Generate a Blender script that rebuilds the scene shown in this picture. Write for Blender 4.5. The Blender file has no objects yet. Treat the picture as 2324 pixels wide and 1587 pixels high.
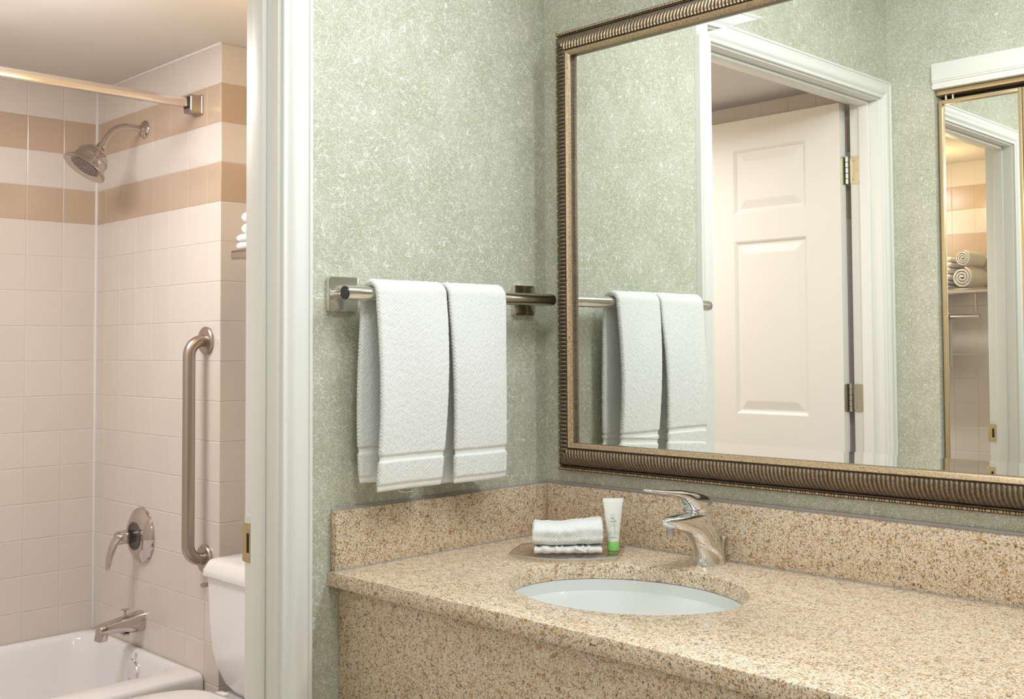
import bpy, bmesh, math, random
from mathutils import Vector, Matrix, noise
random.seed(7)
S = bpy.context.scene
COL = S.collection
PI = math.pi
H = 0.87            # everything below is written with z = 0 on the countertop; the floor is at -H

# ------------------------------------------------------------------ camera
CAM = dict(f=2461.84, cx=1299.3, cy=691.607, x=1.62882, y=-1.62965, z=0.38874, yaw=43.56418, pit=2.19609, roll=-0.44236)
cd = bpy.data.cameras.new('camera')
cam = bpy.data.objects.new('camera', cd); COL.objects.link(cam); S.camera = cam
a, p, r = math.radians(CAM['yaw']), math.radians(CAM['pit']), math.radians(CAM['roll'])
F = Vector((-math.sin(a), math.cos(a), 0)); R = Vector((math.cos(a), math.sin(a), 0)); U = Vector((0, 0, 1))
F2 = F*math.cos(p) + U*math.sin(p); U2 = U*math.cos(p) - F*math.sin(p)
R3 = R*math.cos(r) + U2*math.sin(r); U3 = U2*math.cos(r) - R*math.sin(r)
M = Matrix((R3, U3, -F2)).transposed().to_4x4()
M.translation = Vector((CAM['x'], CAM['y'], CAM['z'] + H))
cam.matrix_world = M
cd.sensor_fit = 'HORIZONTAL'; cd.sensor_width = 36.0
cd.lens = CAM['f'] / 2324 * 36.0
cd.shift_x = (1162 - CAM['cx']) / 2324
cd.shift_y = (CAM['cy'] - 793.5) / 2324
cd.clip_start = 0.02

# ------------------------------------------------------------------ world, lights, exposure
w = bpy.data.worlds.new('world'); S.world = w; w.use_nodes = True
w.node_tree.nodes['Background'].inputs[0].default_value = (0.95, 0.98, 1.0, 1)
w.node_tree.nodes['Background'].inputs[1].default_value = 0.30

def area(name, loc, aim, sx, sy, power, color, spread=180):
    l = bpy.data.lights.new(name, 'AREA'); l.shape = 'RECTANGLE'; l.size = sx; l.size_y = sy
    l.energy = power; l.color = color; l.spread = math.radians(spread)
    o = bpy.data.objects.new(name, l); COL.objects.link(o)
    o.location = Vector(loc) + Vector((0, 0, H))
    o.rotation_euler = (Vector(aim) - Vector(loc)).to_track_quat('-Z', 'Y').to_euler()
    return o
area('vanity_lamp', (1.05, -0.16, 1.28), (0.95, -1.20, 0.80), 1.1, 0.16, 15.0, (0.905, 0.955, 1.0))
area('hall_ceiling_lamp', (0.98, -0.85, 1.55), (0.90, -0.90, 0.0), 0.38, 0.38, 10.0, (0.905, 0.955, 1.0))
area('room_fill_light', (1.95, -3.05, 0.75), (0.6, -0.3, 0.3), 1.2, 1.3, 11.0, (0.86, 0.94, 1.0))  # added soft cool fill from behind the camera, no window is built
area('bathroom_ceiling_lamp', (-1.05, -0.92, 1.21), (-1.2, -0.80, -0.8), 0.34, 0.34, 11.8, (1.0, 0.955, 0.965))
def point_light(name, loc, rad, power, color):
    l = bpy.data.lights.new(name, 'POINT'); l.shadow_soft_size = rad; l.energy = power; l.color = color
    o = bpy.data.objects.new(name, l); COL.objects.link(o); o.location = Vector(loc) + Vector((0, 0, H)); return o
point_light('bathroom_fill', (-0.90, -0.72, 0.98), 0.10, 2.4, (1.0, 0.955, 0.965))  # added fill that brightens the bathroom ceiling, not a fixture
point_light('alcove_lamp', (-0.45, -0.36, 1.04), 0.05, 3.0, (1.0, 0.70, 0.33))

S.view_settings.view_transform = 'Standard'
S.view_settings.look = 'None'
S.view_settings.gamma = 1.0
S.view_settings.use_curve_mapping = False
S.view_settings.exposure = 0.10
S.cycles.max_bounces = 9; S.cycles.diffuse_bounces = 4; S.cycles.glossy_bounces = 6
S.cycles.use_adaptive_sampling = True; S.cycles.adaptive_threshold = 0.045
S.cycles.transmission_bounces = 8
S.cycles.caustics_reflective = True; S.cycles.caustics_refractive = False
S.cycles.sample_clamp_indirect = 6.0
S.cycles.use_denoising = True

# ------------------------------------------------------------------ materials
def mat(name, color=(.8, .8, .8), rough=.5, metal=0.0, spec=.5):
    m = bpy.data.materials.new(name); m.use_nodes = True
    b = m.node_tree.nodes['Principled BSDF']
    b.inputs['Base Color'].default_value = (*color, 1)
    b.inputs['Roughness'].default_value = rough
    b.inputs['Metallic'].default_value = metal
    b.inputs['Specular IOR Level'].default_value = spec
    return m
class NT:
    def __init__(s, m): s.t = m.node_tree; s.b = s.t.nodes['Principled BSDF']
    def n(s, typ, **kw):
        x = s.t.nodes.new(typ)
        for k, v in kw.items():
            if k in x.inputs: x.inputs[k].default_value = v
            else: setattr(x, k, v)
        return x
    def l(s, a_, b_): s.t.links.new(a_, b_)
    def coord(s, which='Object', scale=None):
        c = s.n('ShaderNodeTexCoord').outputs[which]
        if scale:
            mp = s.n('ShaderNodeMapping'); mp.inputs['Scale'].default_value = scale
            s.l(c, mp.inputs[0]); c = mp.outputs[0]
        return c
    def noise(s, vec, scale, detail=2, rough=.5, loc=None):
        if loc:
            mp = s.n('ShaderNodeMapping'); mp.inputs['Location'].default_value = loc
            s.l(vec, mp.inputs[0]); vec = mp.outputs[0]
        x = s.n('ShaderNodeTexNoise', Scale=scale, Detail=detail, Roughness=rough); s.l(vec, x.inputs['Vector'])
        return x.outputs['Fac']
    def ramp(s, fac, stops, interp='LINEAR'):
        x = s.n('ShaderNodeValToRGB'); x.color_ramp.interpolation = interp
        e = x.color_ramp.elements
        while len(e) < len(stops): e.new(.5)
        for el, (pp, c) in zip(e, stops):
            el.position = pp; el.color = (*c, 1) if len(c) == 3 else c
        s.l(fac, x.inputs[0]); return x.outputs[0]
    def math(s, op, a_, b_=None, clamp=False):
        x = s.n('ShaderNodeMath', operation=op, use_clamp=clamp)
        for i, v in enumerate((a_, b_)):
            if v is None: continue
            if isinstance(v, (int, float)): x.inputs[i].default_value = v
            else: s.l(v, x.inputs[i])
        return x.outputs[0]
    def mix(s, fac, c1, c2, blend='MIX'):
        x = s.n('ShaderNodeMix', data_type='RGBA', blend_type=blend)
        for i, v in ((0, fac), (6, c1), (7, c2)):
            if isinstance(v, (int, float)): x.inputs[i].default_value = v
            elif isinstance(v, tuple): x.inputs[i].default_value = (*v, 1)
            else: s.l(v, x.inputs[i])
        return x.outputs[2]
    def bump(s, h, strength, dist):
        x = s.n('ShaderNodeBump'); x.inputs['Strength'].default_value = strength; x.inputs['Distance'].default_value = dist
        s.l(h, x.inputs['Height']); s.l(x.outputs[0], s.b.inputs['Normal']); return x

def wallpaper_mat():
    m = mat('wallpaper', rough=.62, spec=.25); t = NT(m); c = t.coord()
    def threads(scale, loc, width, mscale, lo, hi, rot, st):
        mp = t.n('ShaderNodeMapping'); mp.inputs['Location'].default_value = loc
        mp.inputs['Rotation'].default_value = (rot, rot*.7, 0); mp.inputs['Scale'].default_value = (1, 1, st)
        mp2 = t.n('ShaderNodeMapping'); mp2.inputs['Rotation'].default_value = (rot, 0, rot)
        t.l(c, mp2.inputs[0]); t.l(mp2.outputs[0], mp.inputs[0]); cc = mp.outputs[0]
        n1 = t.noise(cc, scale, 0.6, .4)
        d = t.math('ABSOLUTE', t.math('SUBTRACT', n1, .5))
        line = t.math('SUBTRACT', 1.0, t.math('DIVIDE', d, width), True)
        mk = t.noise(c, mscale, 1, .5, (loc[0]+9, loc[1], loc[2]+5))
        mr = t.n('ShaderNodeMapRange'); mr.inputs[1].default_value = lo; mr.inputs[2].default_value = hi
        t.l(mk, mr.inputs[0])
        return t.math('MULTIPLY', line, mr.outputs[0])
    a1 = threads(75, (3, 1, 2), .0135, 60, .49, .54, .5, .30)
    a1b = threads(80, (31, 11, 22), .0140, 65, .49, .55, -.8, .30)
    a1c = threads(70, (41, 21, 2), .0135, 62, .50, .55, 1.7, .32)
    a2 = threads(125, (13, 7, 4), .022, 85, .45, .54, 1.2, .38)
    a2b = threads(135, (53, 37, 4), .024, 90, .45, .54, -.3, .38)
    a3 = threads(230, (5, 17, 8), .050, 120, .36, .56, 2.3, .6)
    a3b = threads(260, (15, 47, 18), .055, 130, .36, .56, .1, .6)
    strong = t.math('MAXIMUM', t.math('MAXIMUM', a1, t.math('MAXIMUM', a1b, a1c)), t.math('MULTIPLY', t.math('MAXIMUM', a2, a2b), .72))
    weak = t.math('MULTIPLY', t.math('MAXIMUM', a3, a3b), .52)
    fib = t.math('MULTIPLY', t.math('MAXIMUM', strong, weak), .90)
    blot = t.noise(c, 13, 2, .6)
    fine = t.noise(c, 520, 2, .65)
    base = t.ramp(blot, [(.3, (.485, .497, .372)), (.5, (.535, .543, .422)), (.7, (.585, .588, .485))])
    base = t.mix(t.math('MULTIPLY', t.math('SUBTRACT', fine, .32, True), 2.6, True), t.mix(1.0, base, (.70, .70, .60), 'MULTIPLY'), t.mix(1.0, base, (1.18, 1.17, 1.20), 'MULTIPLY'))
    col = t.mix(fib, base, (.93, .925, .89))
    t.l(col, t.b.inputs['Base Color'])
    t.bump(t.math('ADD', fib, t.math('MULTIPLY', fine, .4)), .35, .0006)
    return m
def granite_mat(name='granite', rough=.22):
    m = mat(name, rough=rough, spec=.5); t = NT(m); c = t.coord()
    nz = t.n('ShaderNodeTexNoise', Scale=260, Detail=2); t.l(c, nz.inputs['Vector'])
    vm = t.n('ShaderNodeVectorMath', operation='MULTIPLY_ADD'); vm.inputs[1].default_value = (.004, .004, .004)
    t.l(nz.outputs['Color'], vm.inputs[0]); t.l(c, vm.inputs[2]); cc = vm.outputs[0]
    def cells(scale):
        v = t.n('ShaderNodeTexVoronoi', Scale=scale); t.l(cc, v.inputs['Vector'])
        q = t.n('ShaderNodeSeparateColor'); t.l(v.outputs['Color'], q.inputs[0]); return q.outputs
    A, B = cells(420), cells(760)
    soft = t.noise(c, 230, 3, .65, (2, 5, 1))
    base = t.ramp(soft, [(.32, (.60, .39, .21)), (.43, (.77, .59, .40)), (.55, (.85, .73, .57)), (.66, (.93, .89, .79))])
    base = t.mix(.45, base, t.ramp(A[0], [(0, (.64, .43, .25)), (.3, (.77, .59, .40)), (.75, (.82, .69, .54)), (1, (.93, .87, .76))]))
    clus = t.noise(c, 60, 2, .6)
    def above(v, th, wd):
        mr = t.n('ShaderNodeMapRange'); mr.inputs[1].default_value = th; mr.inputs[2].default_value = th+wd; t.l(v, mr.inputs[0]); return mr.outputs[0]
    n1 = t.noise(cc, 235, 2, .6, (7, 3, 9))
    rust = above(t.math('ADD', n1, t.math('MULTIPLY', clus, .40)), .787, .03)
    col = t.mix(t.math('MULTIPLY', rust, .80), base, (.42, .215, .060))
    rust2 = above(t.math('ADD', B[2], t.math('MULTIPLY', clus, .5)), 1.13, .02)
    col = t.mix(t.math('MULTIPLY', rust2, .60), col, (.40, .235, .085))
    n2 = t.noise(cc, 300, 2, .55, (17, 13, 4)); clus2 = t.noise(c, 95, 2, .6, (4, 4, 4))
    blk = above(t.math('ADD', n2, t.math('MULTIPLY', clus2, .30)), .782, .022)
    col = t.mix(t.math('MULTIPLY', blk, .85), col, (.060, .048, .032))
    blk2 = above(t.math('ADD', B[1], t.math('MULTIPLY', clus2, .5)), 1.11, .02)
    col = t.mix(t.math('MULTIPLY', blk2, .62), col, (.09, .07, .045))
    t.l(col, t.b.inputs['Base Color'])
    return m
def tile_mat(name, c1, c2):
    m = mat(name, rough=.18, spec=.5); t = NT(m)
    rnd = t.n('ShaderNodeObjectInfo').outputs['Random']
    t.l(t.mix(rnd, c1, c2), t.b.inputs['Base Color'])
    t.bump(t.noise(t.coord(), 14, 2, .5), .10, .004)
    return m
def terry_mat(name, col=(.86, .87, .84)):
    m = mat(name, col, rough=.9, spec=.15); t = NT(m); uv = t.coord('UV')
    t.b.inputs['Sheen Weight'].default_value = .25; t.b.inputs['Sheen Roughness'].default_value = .5
    sx = t.n('ShaderNodeSeparateXYZ'); t.l(uv, sx.inputs[0])
    u_, v_ = sx.outputs[0], sx.outputs[1]
    k = 2*PI/0.0064
    s1 = t.math('SINE', t.math('MULTIPLY', u_, k))
    s2 = t.math('SINE', t.math('MULTIPLY', v_, k*.95))
    pop = t.math('MULTIPLY', t.math('MULTIPLY', s1, s2), .5)
    ob = t.coord()
    fz = t.noise(ob, 900, 3, .7); fz2 = t.noise(ob, 260, 2, .6)
    band = t.n('ShaderNodeAttribute', attribute_name='flat').outputs['Fac']
    hgt = t.math('ADD', t.math('ADD', pop, t.math('MULTIPLY', fz, .9)), t.math('MULTIPLY', fz2, .7))
    hgt = t.math('MULTIPLY', hgt, t.math('SUBTRACT', 1.0, band))
    t.bump(hgt, .60, .0011)
    return m
def chrome_mat(name, col=(.80, .80, .80), rough=.06):
    return mat(name, col, rough, 1.0)
def brushed_mat(name, col, rough):
    m = mat(name, col, rough, 1.0); t = NT(m)
    n = t.noise(t.coord('Object', (30, 30, 30)), 1, 2, .6)
    t.l(t.math('ADD', t.math('MULTIPLY', n, .06), rough-.03), t.b.inputs['Roughness'])
    return m
def frame_mat():
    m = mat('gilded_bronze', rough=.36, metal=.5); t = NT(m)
    at = t.n('ShaderNodeAttribute', attribute_name='gild_shade').outputs['Fac']
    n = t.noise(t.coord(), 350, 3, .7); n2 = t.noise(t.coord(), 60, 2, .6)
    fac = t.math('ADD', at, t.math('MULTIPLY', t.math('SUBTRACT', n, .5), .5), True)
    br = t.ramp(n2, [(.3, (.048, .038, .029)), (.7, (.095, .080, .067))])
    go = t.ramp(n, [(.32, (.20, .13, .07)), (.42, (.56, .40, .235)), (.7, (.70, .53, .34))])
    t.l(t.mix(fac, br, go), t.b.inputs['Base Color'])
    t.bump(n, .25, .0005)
    return m
def paint_mat(name, col, rough=.35):
    m = mat(name, col, rough, 0, .45); t = NT(m)
    t.bump(t.noise(t.coord('Object', (30, 30, 3)), 4, 3, .6), .08, .001)
    return m
M_WALL = wallpaper_mat()
M_GRAN = granite_mat()
M_TILE = tile_mat('cream_tile', (.700, .640, .580), (.722, .662, .602))
M_BAND = tile_mat('tan_tile', (.520, .400, .295), (.548, .425, .318))
M_GROUT = mat('grout', (.74, .70, .65), .8)
M_CAULK = mat('white_caulk', (.84, .83, .82), .4)
M_GCAULK = mat('grey_caulk', (.45, .42, .40), .4)
M_TRIM = paint_mat('trim_paint', (.84, .835, .785), .42)
M_DOOR = paint_mat('door_paint', (.84, .81, .75), .45)
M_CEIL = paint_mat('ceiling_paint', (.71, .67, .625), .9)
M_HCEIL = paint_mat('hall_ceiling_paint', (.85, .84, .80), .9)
M_PORC = mat('porcelain', (.86, .84, .84), .12)
M_SINK = mat('sink_porcelain', (.74, .755, .725), .15)
M_CHR = chrome_mat('chrome')
M_CHRW = chrome_mat('dimmed_chrome', (.56, .50, .455), .12)  # browned base colour stands in for dark surroundings reflected in the metal
M_CHRB = chrome_mat('bathroom_chrome', (.60, .545, .52), .09)  # base darkened so dim bathroom reflections are part of the colour
M_NICK = brushed_mat('brushed_nickel', (.74, .71, .66), .15)
M_RODC = chrome_mat('polished_rod', (.84, .80, .77), .20)
M_STEEL = brushed_mat('brushed_steel', (.47, .40, .35), .34)
M_BLACK = mat('black_plastic', (.02, .018, .016), .3)
M_BRASS = chrome_mat('aged_brass', (.62, .50, .27), .32)
M_SATIN = chrome_mat('satin_hinge', (.62, .60, .50), .36)
M_GOLDF = mat('gold_anodised', (.60, .46, .27), .35, .6)
M_MIRR = chrome_mat('mirror_silver', (.95, .965, .935), 0.0)
M_MIRR2 = chrome_mat('closet_mirror', (.90, .90, .86), 0.0)
M_FRAME = frame_mat()
M_TERRY = terry_mat('white_terry')
M_TERRYW = terry_mat('white_bath_terry', (.84, .82, .79))
M_FLOOR = mat('vinyl_floor', (.45, .38, .30), .5)
M_DARK = mat('dark_gap', (.03, .025, .02), .8)
M_TUBE = mat('tube_plastic', (.86, .86, .81), .35)
M_TUBE.node_tree.nodes['Principled BSDF'].inputs['Subsurface Weight'].default_value = .1
M_TUBE.node_tree.nodes['Principled BSDF'].inputs['Subsurface Radius'].default_value = (.01, .01, .01)
M_CAP = mat('green_cap', (.27, .66, .17), .3)
M_INKG = mat('grey_ink', (.24, .24, .18), .6)
M_INKP = mat('pale_ink', (.62, .62, .56), .6)
M_INKL = mat('green_ink', (.34, .66, .14), .6)
M_TRAY = mat('smoked_acrylic', (.63, .56, .48), .05)
def _tray():
    nt = M_TRAY.node_tree; out = nt.nodes['Material Output']
    tr_ = nt.nodes.new('ShaderNodeBsdfTransparent'); tr_.inputs[0].default_value = (.90, .865, .83, 1)
    gl_ = nt.nodes.new('ShaderNodeBsdfGlossy'); gl_.inputs['Roughness'].default_value = .04
    fr_ = nt.nodes.new('ShaderNodeFresnel'); fr_.inputs[0].default_value = 1.45
    mx = nt.nodes.new('ShaderNodeMixShader')
    ge = nt.nodes.new('ShaderNodeNewGeometry'); mm = nt.nodes.new('ShaderNodeMath'); mm.operation = 'MULTIPLY'; inv = nt.nodes.new('ShaderNodeMath'); inv.operation = 'SUBTRACT'; inv.inputs[0].default_value = 1
    nt.links.new(ge.outputs['Backfacing'], inv.inputs[1]); nt.links.new(fr_.outputs[0], mm.inputs[0]); nt.links.new(inv.outputs[0], mm.inputs[1]); nt.links.new(mm.outputs[0], mx.inputs[0]); nt.links.new(tr_.outputs[0], mx.inputs[1]); nt.links.new(gl_.outputs[0], mx.inputs[2])
    nt.links.new(mx.outputs[0], out.inputs[0])
_tray()
M_PAPER = mat('tag_cloth', (.80, .79, .77), .7)
M_NOZ = mat('nozzle_rubber', (.16, .12, .11), .6)

# ------------------------------------------------------------------ helpers
def wloc(o):
    v = Vector((0, 0, 0))
    while o is not None:
        v += o.location; o = o.parent
    return v
def tag(o, label=None, cat=None, group=None, kind=None):
    if label: o['label'] = label
    if cat: o['category'] = cat
    if group: o['group'] = group
    if kind: o['kind'] = kind
    return o
def thing(name, loc, label, cat, group=None):
    o = bpy.data.objects.new(name, None); COL.objects.link(o); o.location = loc
    o.empty_display_size = .05
    return tag(o, label, cat, group)
def obj(name, bm, m, parent=None, smooth=True, angle=35, origin=None, subsurf=0):
    """bm holds world coordinates (z=0 on the counter)"""
    bmesh.ops.recalc_face_normals(bm, faces=bm.faces)
    if parent is not None:
        org = wloc(parent)
    elif origin is not None: org = Vector(origin)
    else:
        xs = [v.co.x for v in bm.verts]; ys = [v.co.y for v in bm.verts]; zs = [v.co.z for v in bm.verts]
        org = Vector(((min(xs)+max(xs))/2, (min(ys)+max(ys))/2, min(zs)))
    bmesh.ops.translate(bm, verts=bm.verts, vec=-org)
    me = bpy.data.meshes.new(name); bm.to_mesh(me); bm.free()
    for mm in (m if isinstance(m, (list, tuple)) else [m]): me.materials.append(mm)
    o = bpy.data.objects.new(name, me); COL.objects.link(o)
    if parent is not None: o.parent = parent
    else: o.location = org
    if smooth:
        me.shade_smooth()
        if subsurf:
            md = o.modifiers.new('sub', 'SUBSURF'); md.levels = subsurf; md.render_levels = subsurf
        elif angle < 180:
            me.set_sharp_from_angle(angle=math.radians(angle))
    return o
def box(bm, x0, x1, y0, y1, z0, z1, bev=0, seg=2):
    vs = bmesh.ops.create_cube(bm, size=1)['verts']
    bmesh.ops.scale(bm, verts=vs, vec=(x1-x0, y1-y0, z1-z0))
    bmesh.ops.translate(bm, verts=vs, vec=((x0+x1)/2, (y0+y1)/2, (z0+z1)/2))
    if bev:
        es = list({e for v in vs for e in v.link_edges})
        bmesh.ops.bevel(bm, geom=es, offset=bev, segments=seg, profile=.5, affect='EDGES')
    return bm
def nb(): return bmesh.new()
def loft(bm, rings, cap0=True, cap1=True, closed=True, uv=None):
    vr = [[bm.verts.new(q) for q in rg] for rg in rings]
    n = len(vr[0])
    for i in range(len(vr)-1):
        for j in range(n if closed else n-1):
            k = (j+1) % n
            bm.faces.new((vr[i][j], vr[i][k], vr[i+1][k], vr[i+1][j]))
    if cap0: bm.faces.new(vr[0][::-1])
    if cap1: bm.faces.new(vr[-1])
    return vr
def frame_of(d):
    d = Vector(d).normalized()
    up = Vector((0, 0, 1)) if abs(d.z) < .9 else Vector((1, 0, 0))
    s = d.cross(up).normalized(); return d, s, s.cross(d).normalized()
def lathe(bm, org, axis, prof, n=32, cap0=True, cap1=True):
    """prof = [(distance along axis, radius)]"""
    d, s, u_ = frame_of(axis); org = Vector(org)
    rings = [[org + d*t_ + (s*math.cos(2*PI*k/n) + u_*math.sin(2*PI*k/n))*max(r_, 1e-5) for k in range(n)] for t_, r_ in prof]
    return loft(bm, rings, cap0, cap1)
def tube(bm, pts, rad, n=16, caps=True):
    pts = [Vector(q) for q in pts]; rings = []
    prev = None
    for i, q in enumerate(pts):
        d = (pts[min(i+1, len(pts)-1)] - pts[max(i-1, 0)]).normalized()
        if prev is None: _, s, u_ = frame_of(d)
        else:
            s = (prev - d*prev.dot(d)).normalized(); u_ = s.cross(d).normalized()
        prev = s
        rr = rad[i] if isinstance(rad, (list, tuple)) else rad
        rings.append([q + (s*math.cos(2*PI*k/n) + u_*math.sin(2*PI*k/n))*rr for k in range(n)])
    loft(bm, rings, caps, caps)
def arc(c, r_, a0, a1, n, ax1, ax2):
    c = Vector(c); ax1 = Vector(ax1); ax2 = Vector(ax2)
    return [c + ax1*(r_*math.cos(a0+(a1-a0)*k/n)) + ax2*(r_*math.sin(a0+(a1-a0)*k/n)) for k in range(n+1)]
def rrect(cx, cy, hx, hy, rad, n=8):
    out = []
    for (sx, sy, a0) in ((1, 1, 0), (-1, 1, PI/2), (-1, -1, PI), (1, -1, 1.5*PI)):
        for k in range(n+1):
            t_ = a0 + PI/2*k/n
            out.append((cx + sx*(hx-rad) + rad*math.cos(t_), cy + sy*(hy-rad) + rad*math.sin(t_)))
    return out
def superell(cx, cy, hx, hy, e=2.0, n=48):
    out = []
    for k in range(n):
        t_ = 2*PI*k/n; c_, s_ = math.cos(t_), math.sin(t_)
        out.append((cx + hx*math.copysign(abs(c_)**(2/e), c_), cy + hy*math.copysign(abs(s_)**(2/e), s_)))
    return out

# ------------------------------------------------------------------ the room shell
P = .1094; Z0 = 1.12052; BZ = Z0 + P           # tile pitch, top of first tan band, bathroom ceiling
XW, YS, XO, YT, YB = -1.8986, -.1535, -1.0987, -.020, -1.578   # bathroom planes
XI = -.104                                      # bathroom side of the towel wall
YJ, YF, ZH = -.643, -1.537, 1.155               # door opening
def struct(name, bm, m, parent=None, **k):
    o = obj(name, bm, m, parent, smooth=k.pop('smooth', False), **k)
    if parent is None: o['kind'] = 'structure'
    return o
HC = 1.57
bm = nb(); box(bm, -2.1, 2.82, -3.32, .2, -H-.08, -H); struct('floor', bm, M_FLOOR)
bm = nb(); box(bm, XI, 2.82, -3.32, .12, HC, HC+.08); struct('ceiling', bm, M_HCEIL)
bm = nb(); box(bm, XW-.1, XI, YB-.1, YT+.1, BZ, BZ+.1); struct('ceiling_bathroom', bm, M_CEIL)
bm = nb(); box(bm, XI, 2.70, 0, .12, -H, HC); struct('wall_north', bm, M_WALL)
bm = nb()
box(bm, XI, 0, YJ+.018, 0, -H, HC); box(bm, XI, 0, YF-.018, YJ+.018, ZH+.018, HC); box(bm, XI, 0, -1.71, YF-.018, -H, HC)
struct('wall_west', bm, M_WALL)
CX0, CX1, CZ = .155, 1.195, 1.168               # closet opening
bm = nb()
box(bm, 0, CX0, -1.71, -1.590, -H, HC); box(bm, CX0, CX1, -1.71, -1.590, CZ, HC); box(bm, CX1, 1.24, -1.71, -1.590, -H, HC)
struct('wall_south', bm, M_WALL)
bm = nb(); box(bm, 1.16, 1.24, -3.2, -1.71, -H, HC); struct('wall_closet_end', bm, M_WALL)
bm = nb(); box(bm, 2.70, 2.82, -3.32, .12, -H, HC); struct('wall_east', bm, M_WALL)
bm = nb(); box(bm, 1.16, 2.70, -3.32, -3.2, -H, HC); struct('wall_far_south', bm, M_WALL)

# tiles: one mesh per size, copies share it
TM = {}
def tile_mesh(w_, h_, m):
    key = (round(w_, 4), round(h_, 4), m.name)
    if key in TM: return TM[key]
    bm = nb(); hx, hz, d, b_ = w_/2 - .0008, h_/2 - .0008, .004, .0012
    rg = []
    for yy, s in ((0, 0), (-d+b_*.6, 0), (-d, b_*1.3)):
        rg.append([Vector((x_*(hx-s), yy, z_*(hz-s))) for x_, z_ in ((-1, -1), (1, -1), (1, 1), (-1, 1))])
    loft(bm, rg, False, True)
    bmesh.ops.recalc_face_normals(bm, faces=bm.faces)
    me = bpy.data.meshes.new('tile'); bm.to_mesh(me); bm.free(); me.materials.append(m)
    TM[key] = me; return me
def tile_wall(wall, axis, plane, spans, rot, zmin):
    """spans: list of (u0,u1) along the wall; tiles face along rot; base grout plane sits 1 mm behind"""
    org = wloc(wall); k = -1
    z1 = BZ
    while z1 > zmin + .01:
        z0_ = max(z1 - P, zmin); row = k
        m = M_BAND if row in (0, 2) else M_TILE
        for (u0, u1) in spans:
            me = tile_mesh(u1-u0, z1-z0_, m)
            o = bpy.data.objects.new('tile', me); COL.objects.link(o); o.parent = wall
            uc, zc = (u0+u1)/2, (z0_+z1)/2
            wp = Vector((plane, uc, zc)) if axis == 'x' else Vector((uc, plane, zc))
            o.rotation_euler = (random.uniform(-.0012, .0012), random.uniform(-.0012, .0012), rot + random.uniform(-.0015, .0015))
            # tile front is 4 mm in front of its origin
            dvec = Vector((math.sin(rot), -math.cos(rot), 0))
            o.location = wp - dvec*.004 - org
            k = k
        z1 -= P; k += 1
def spans(u0, u1, first):
    """cut list from u0 to u1 with joints on first + n P"""
    js = [u0]; x = first
    while x <= u0 + .004: x += P
    while x < u1 - .004: js.append(x); x += P
    js.append(u1); return list(zip(js[:-1], js[1:]))
G = .0012
bm = nb(); box(bm, XW-.1, XW-G, YB-.1, YT+.1, -H, BZ); wb = struct('wall_bathroom_west', bm, M_GROUT)
J1 = YS - .10634
tile_wall(wb, 'x', XW, [s for s in spans(YB, YS, J1 - 13*P)], PI/2, -.52)
bm = nb(); box(bm, XW, XO-G, YS+G, YT, -H, BZ); wsn = struct('wall_bathroom_shower', bm, M_GROUT)
tile_wall(wsn, 'y', YS, spans(XW, XO, XW+.06567), 0, -.87)
tile_wall(wsn, 'x', XO, [(YS, YS+.1094), (YS+.1094, YT)], PI/2, -.87)
bm = nb(); box(bm, XW-.1, XI, YT+G, YT+.1, -H, BZ); wt = struct('wall_bathroom_north', bm, M_GROUT)
tile_wall(wt, 'y', YT, spans(XO, XI, XO+.03), 0, -.87)
bm = nb(); box(bm, XW-.1, XI, YB-.1, YB-G, -H, BZ); ws = struct('wall_bathroom_south', bm, M_GROUT)
tile_wall(ws, 'y', YB, spans(-1.17, XI, -.687-6*P), PI, -.87)
# caulk in the shower corner and along the tub
bm = nb(); box(bm, XW-.001, XW+.0065, YS-.0065, YS+.001, -.50, BZ, .002); obj('caulk_bead', bm, M_CAULK, wb)
bm = nb(); box(bm, XW-.001, XW+.006, YB, YS, BZ-.006, BZ+.001, .002); box(bm, XW, XO+.004, YS-.006, YS+.001, BZ-.006, BZ+.001, .002)
obj('caulk_bead', bm, M_CAULK, wb)

# ------------------------------------------------------------------ door frame, casing, door
def prof_strip(prof, path0, path1, m, name, parent=None):
    """loft an open/closed profile between two mitred ends; path(w,h)->point"""
    bm = nb(); loft(bm, [[Vector(path0(*q)) for q in prof], [Vector(path1(*q)) for q in prof]])
    return bm
CP = [(0, 0), (0, .009), (.0015, .0105), (.006, .0105), (.008, .0085), (.010, .009), (.014, .0135), (.019, .0165), (.024, .0175),
      (.030, .0165), (.037, .0145), (.044, .0140), (.0465, .0150), (.0475, .0125), (.0495, .0125), (.051, .0160), (.055, .0165), (.057, .0150), (.0575, 0)]
CPF = [(w_*.048/.0575, h_) for w_, h_ in CP]
CP = [(w_*.0555/.0575, h_) for w_, h_ in CP]
RV = .005
n_ = lambda w_, h_: (h_, YJ + RV + w_, None)
bm = prof_strip(CP, lambda w_, h_: (h_, YJ+RV+w_, -H), lambda w_, h_: (h_, YJ+RV+w_, ZH+RV+w_), 0, 0)
struct('trim_1', bm, M_TRIM, smooth=True, angle=40)
bm = prof_strip(CPF, lambda w_, h_: (h_, YF-RV*.8-w_, -H), lambda w_, h_: (h_, YF-RV*.8-w_, ZH+RV+w_*55.5/48), 0, 0)
struct('trim_2', bm, M_TRIM, smooth=True, angle=40)
bm = nb(); loft(bm, [[Vector((h_, YJ+RV+w_, ZH+RV+w_)) for w_, h_ in CP], [Vector((h_, YF-RV*.8-w_*48/55.5, ZH+RV+w_)) for w_, h_ in CP]])
struct('trim_3', bm, M_TRIM, smooth=True, angle=40)
d1 = bpy.data.objects.new('door_1', None); COL.objects.link(d1); d1.location = (-.06, (YJ+YF)/2, -H); d1['kind'] = 'structure'
bm = nb()
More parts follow.
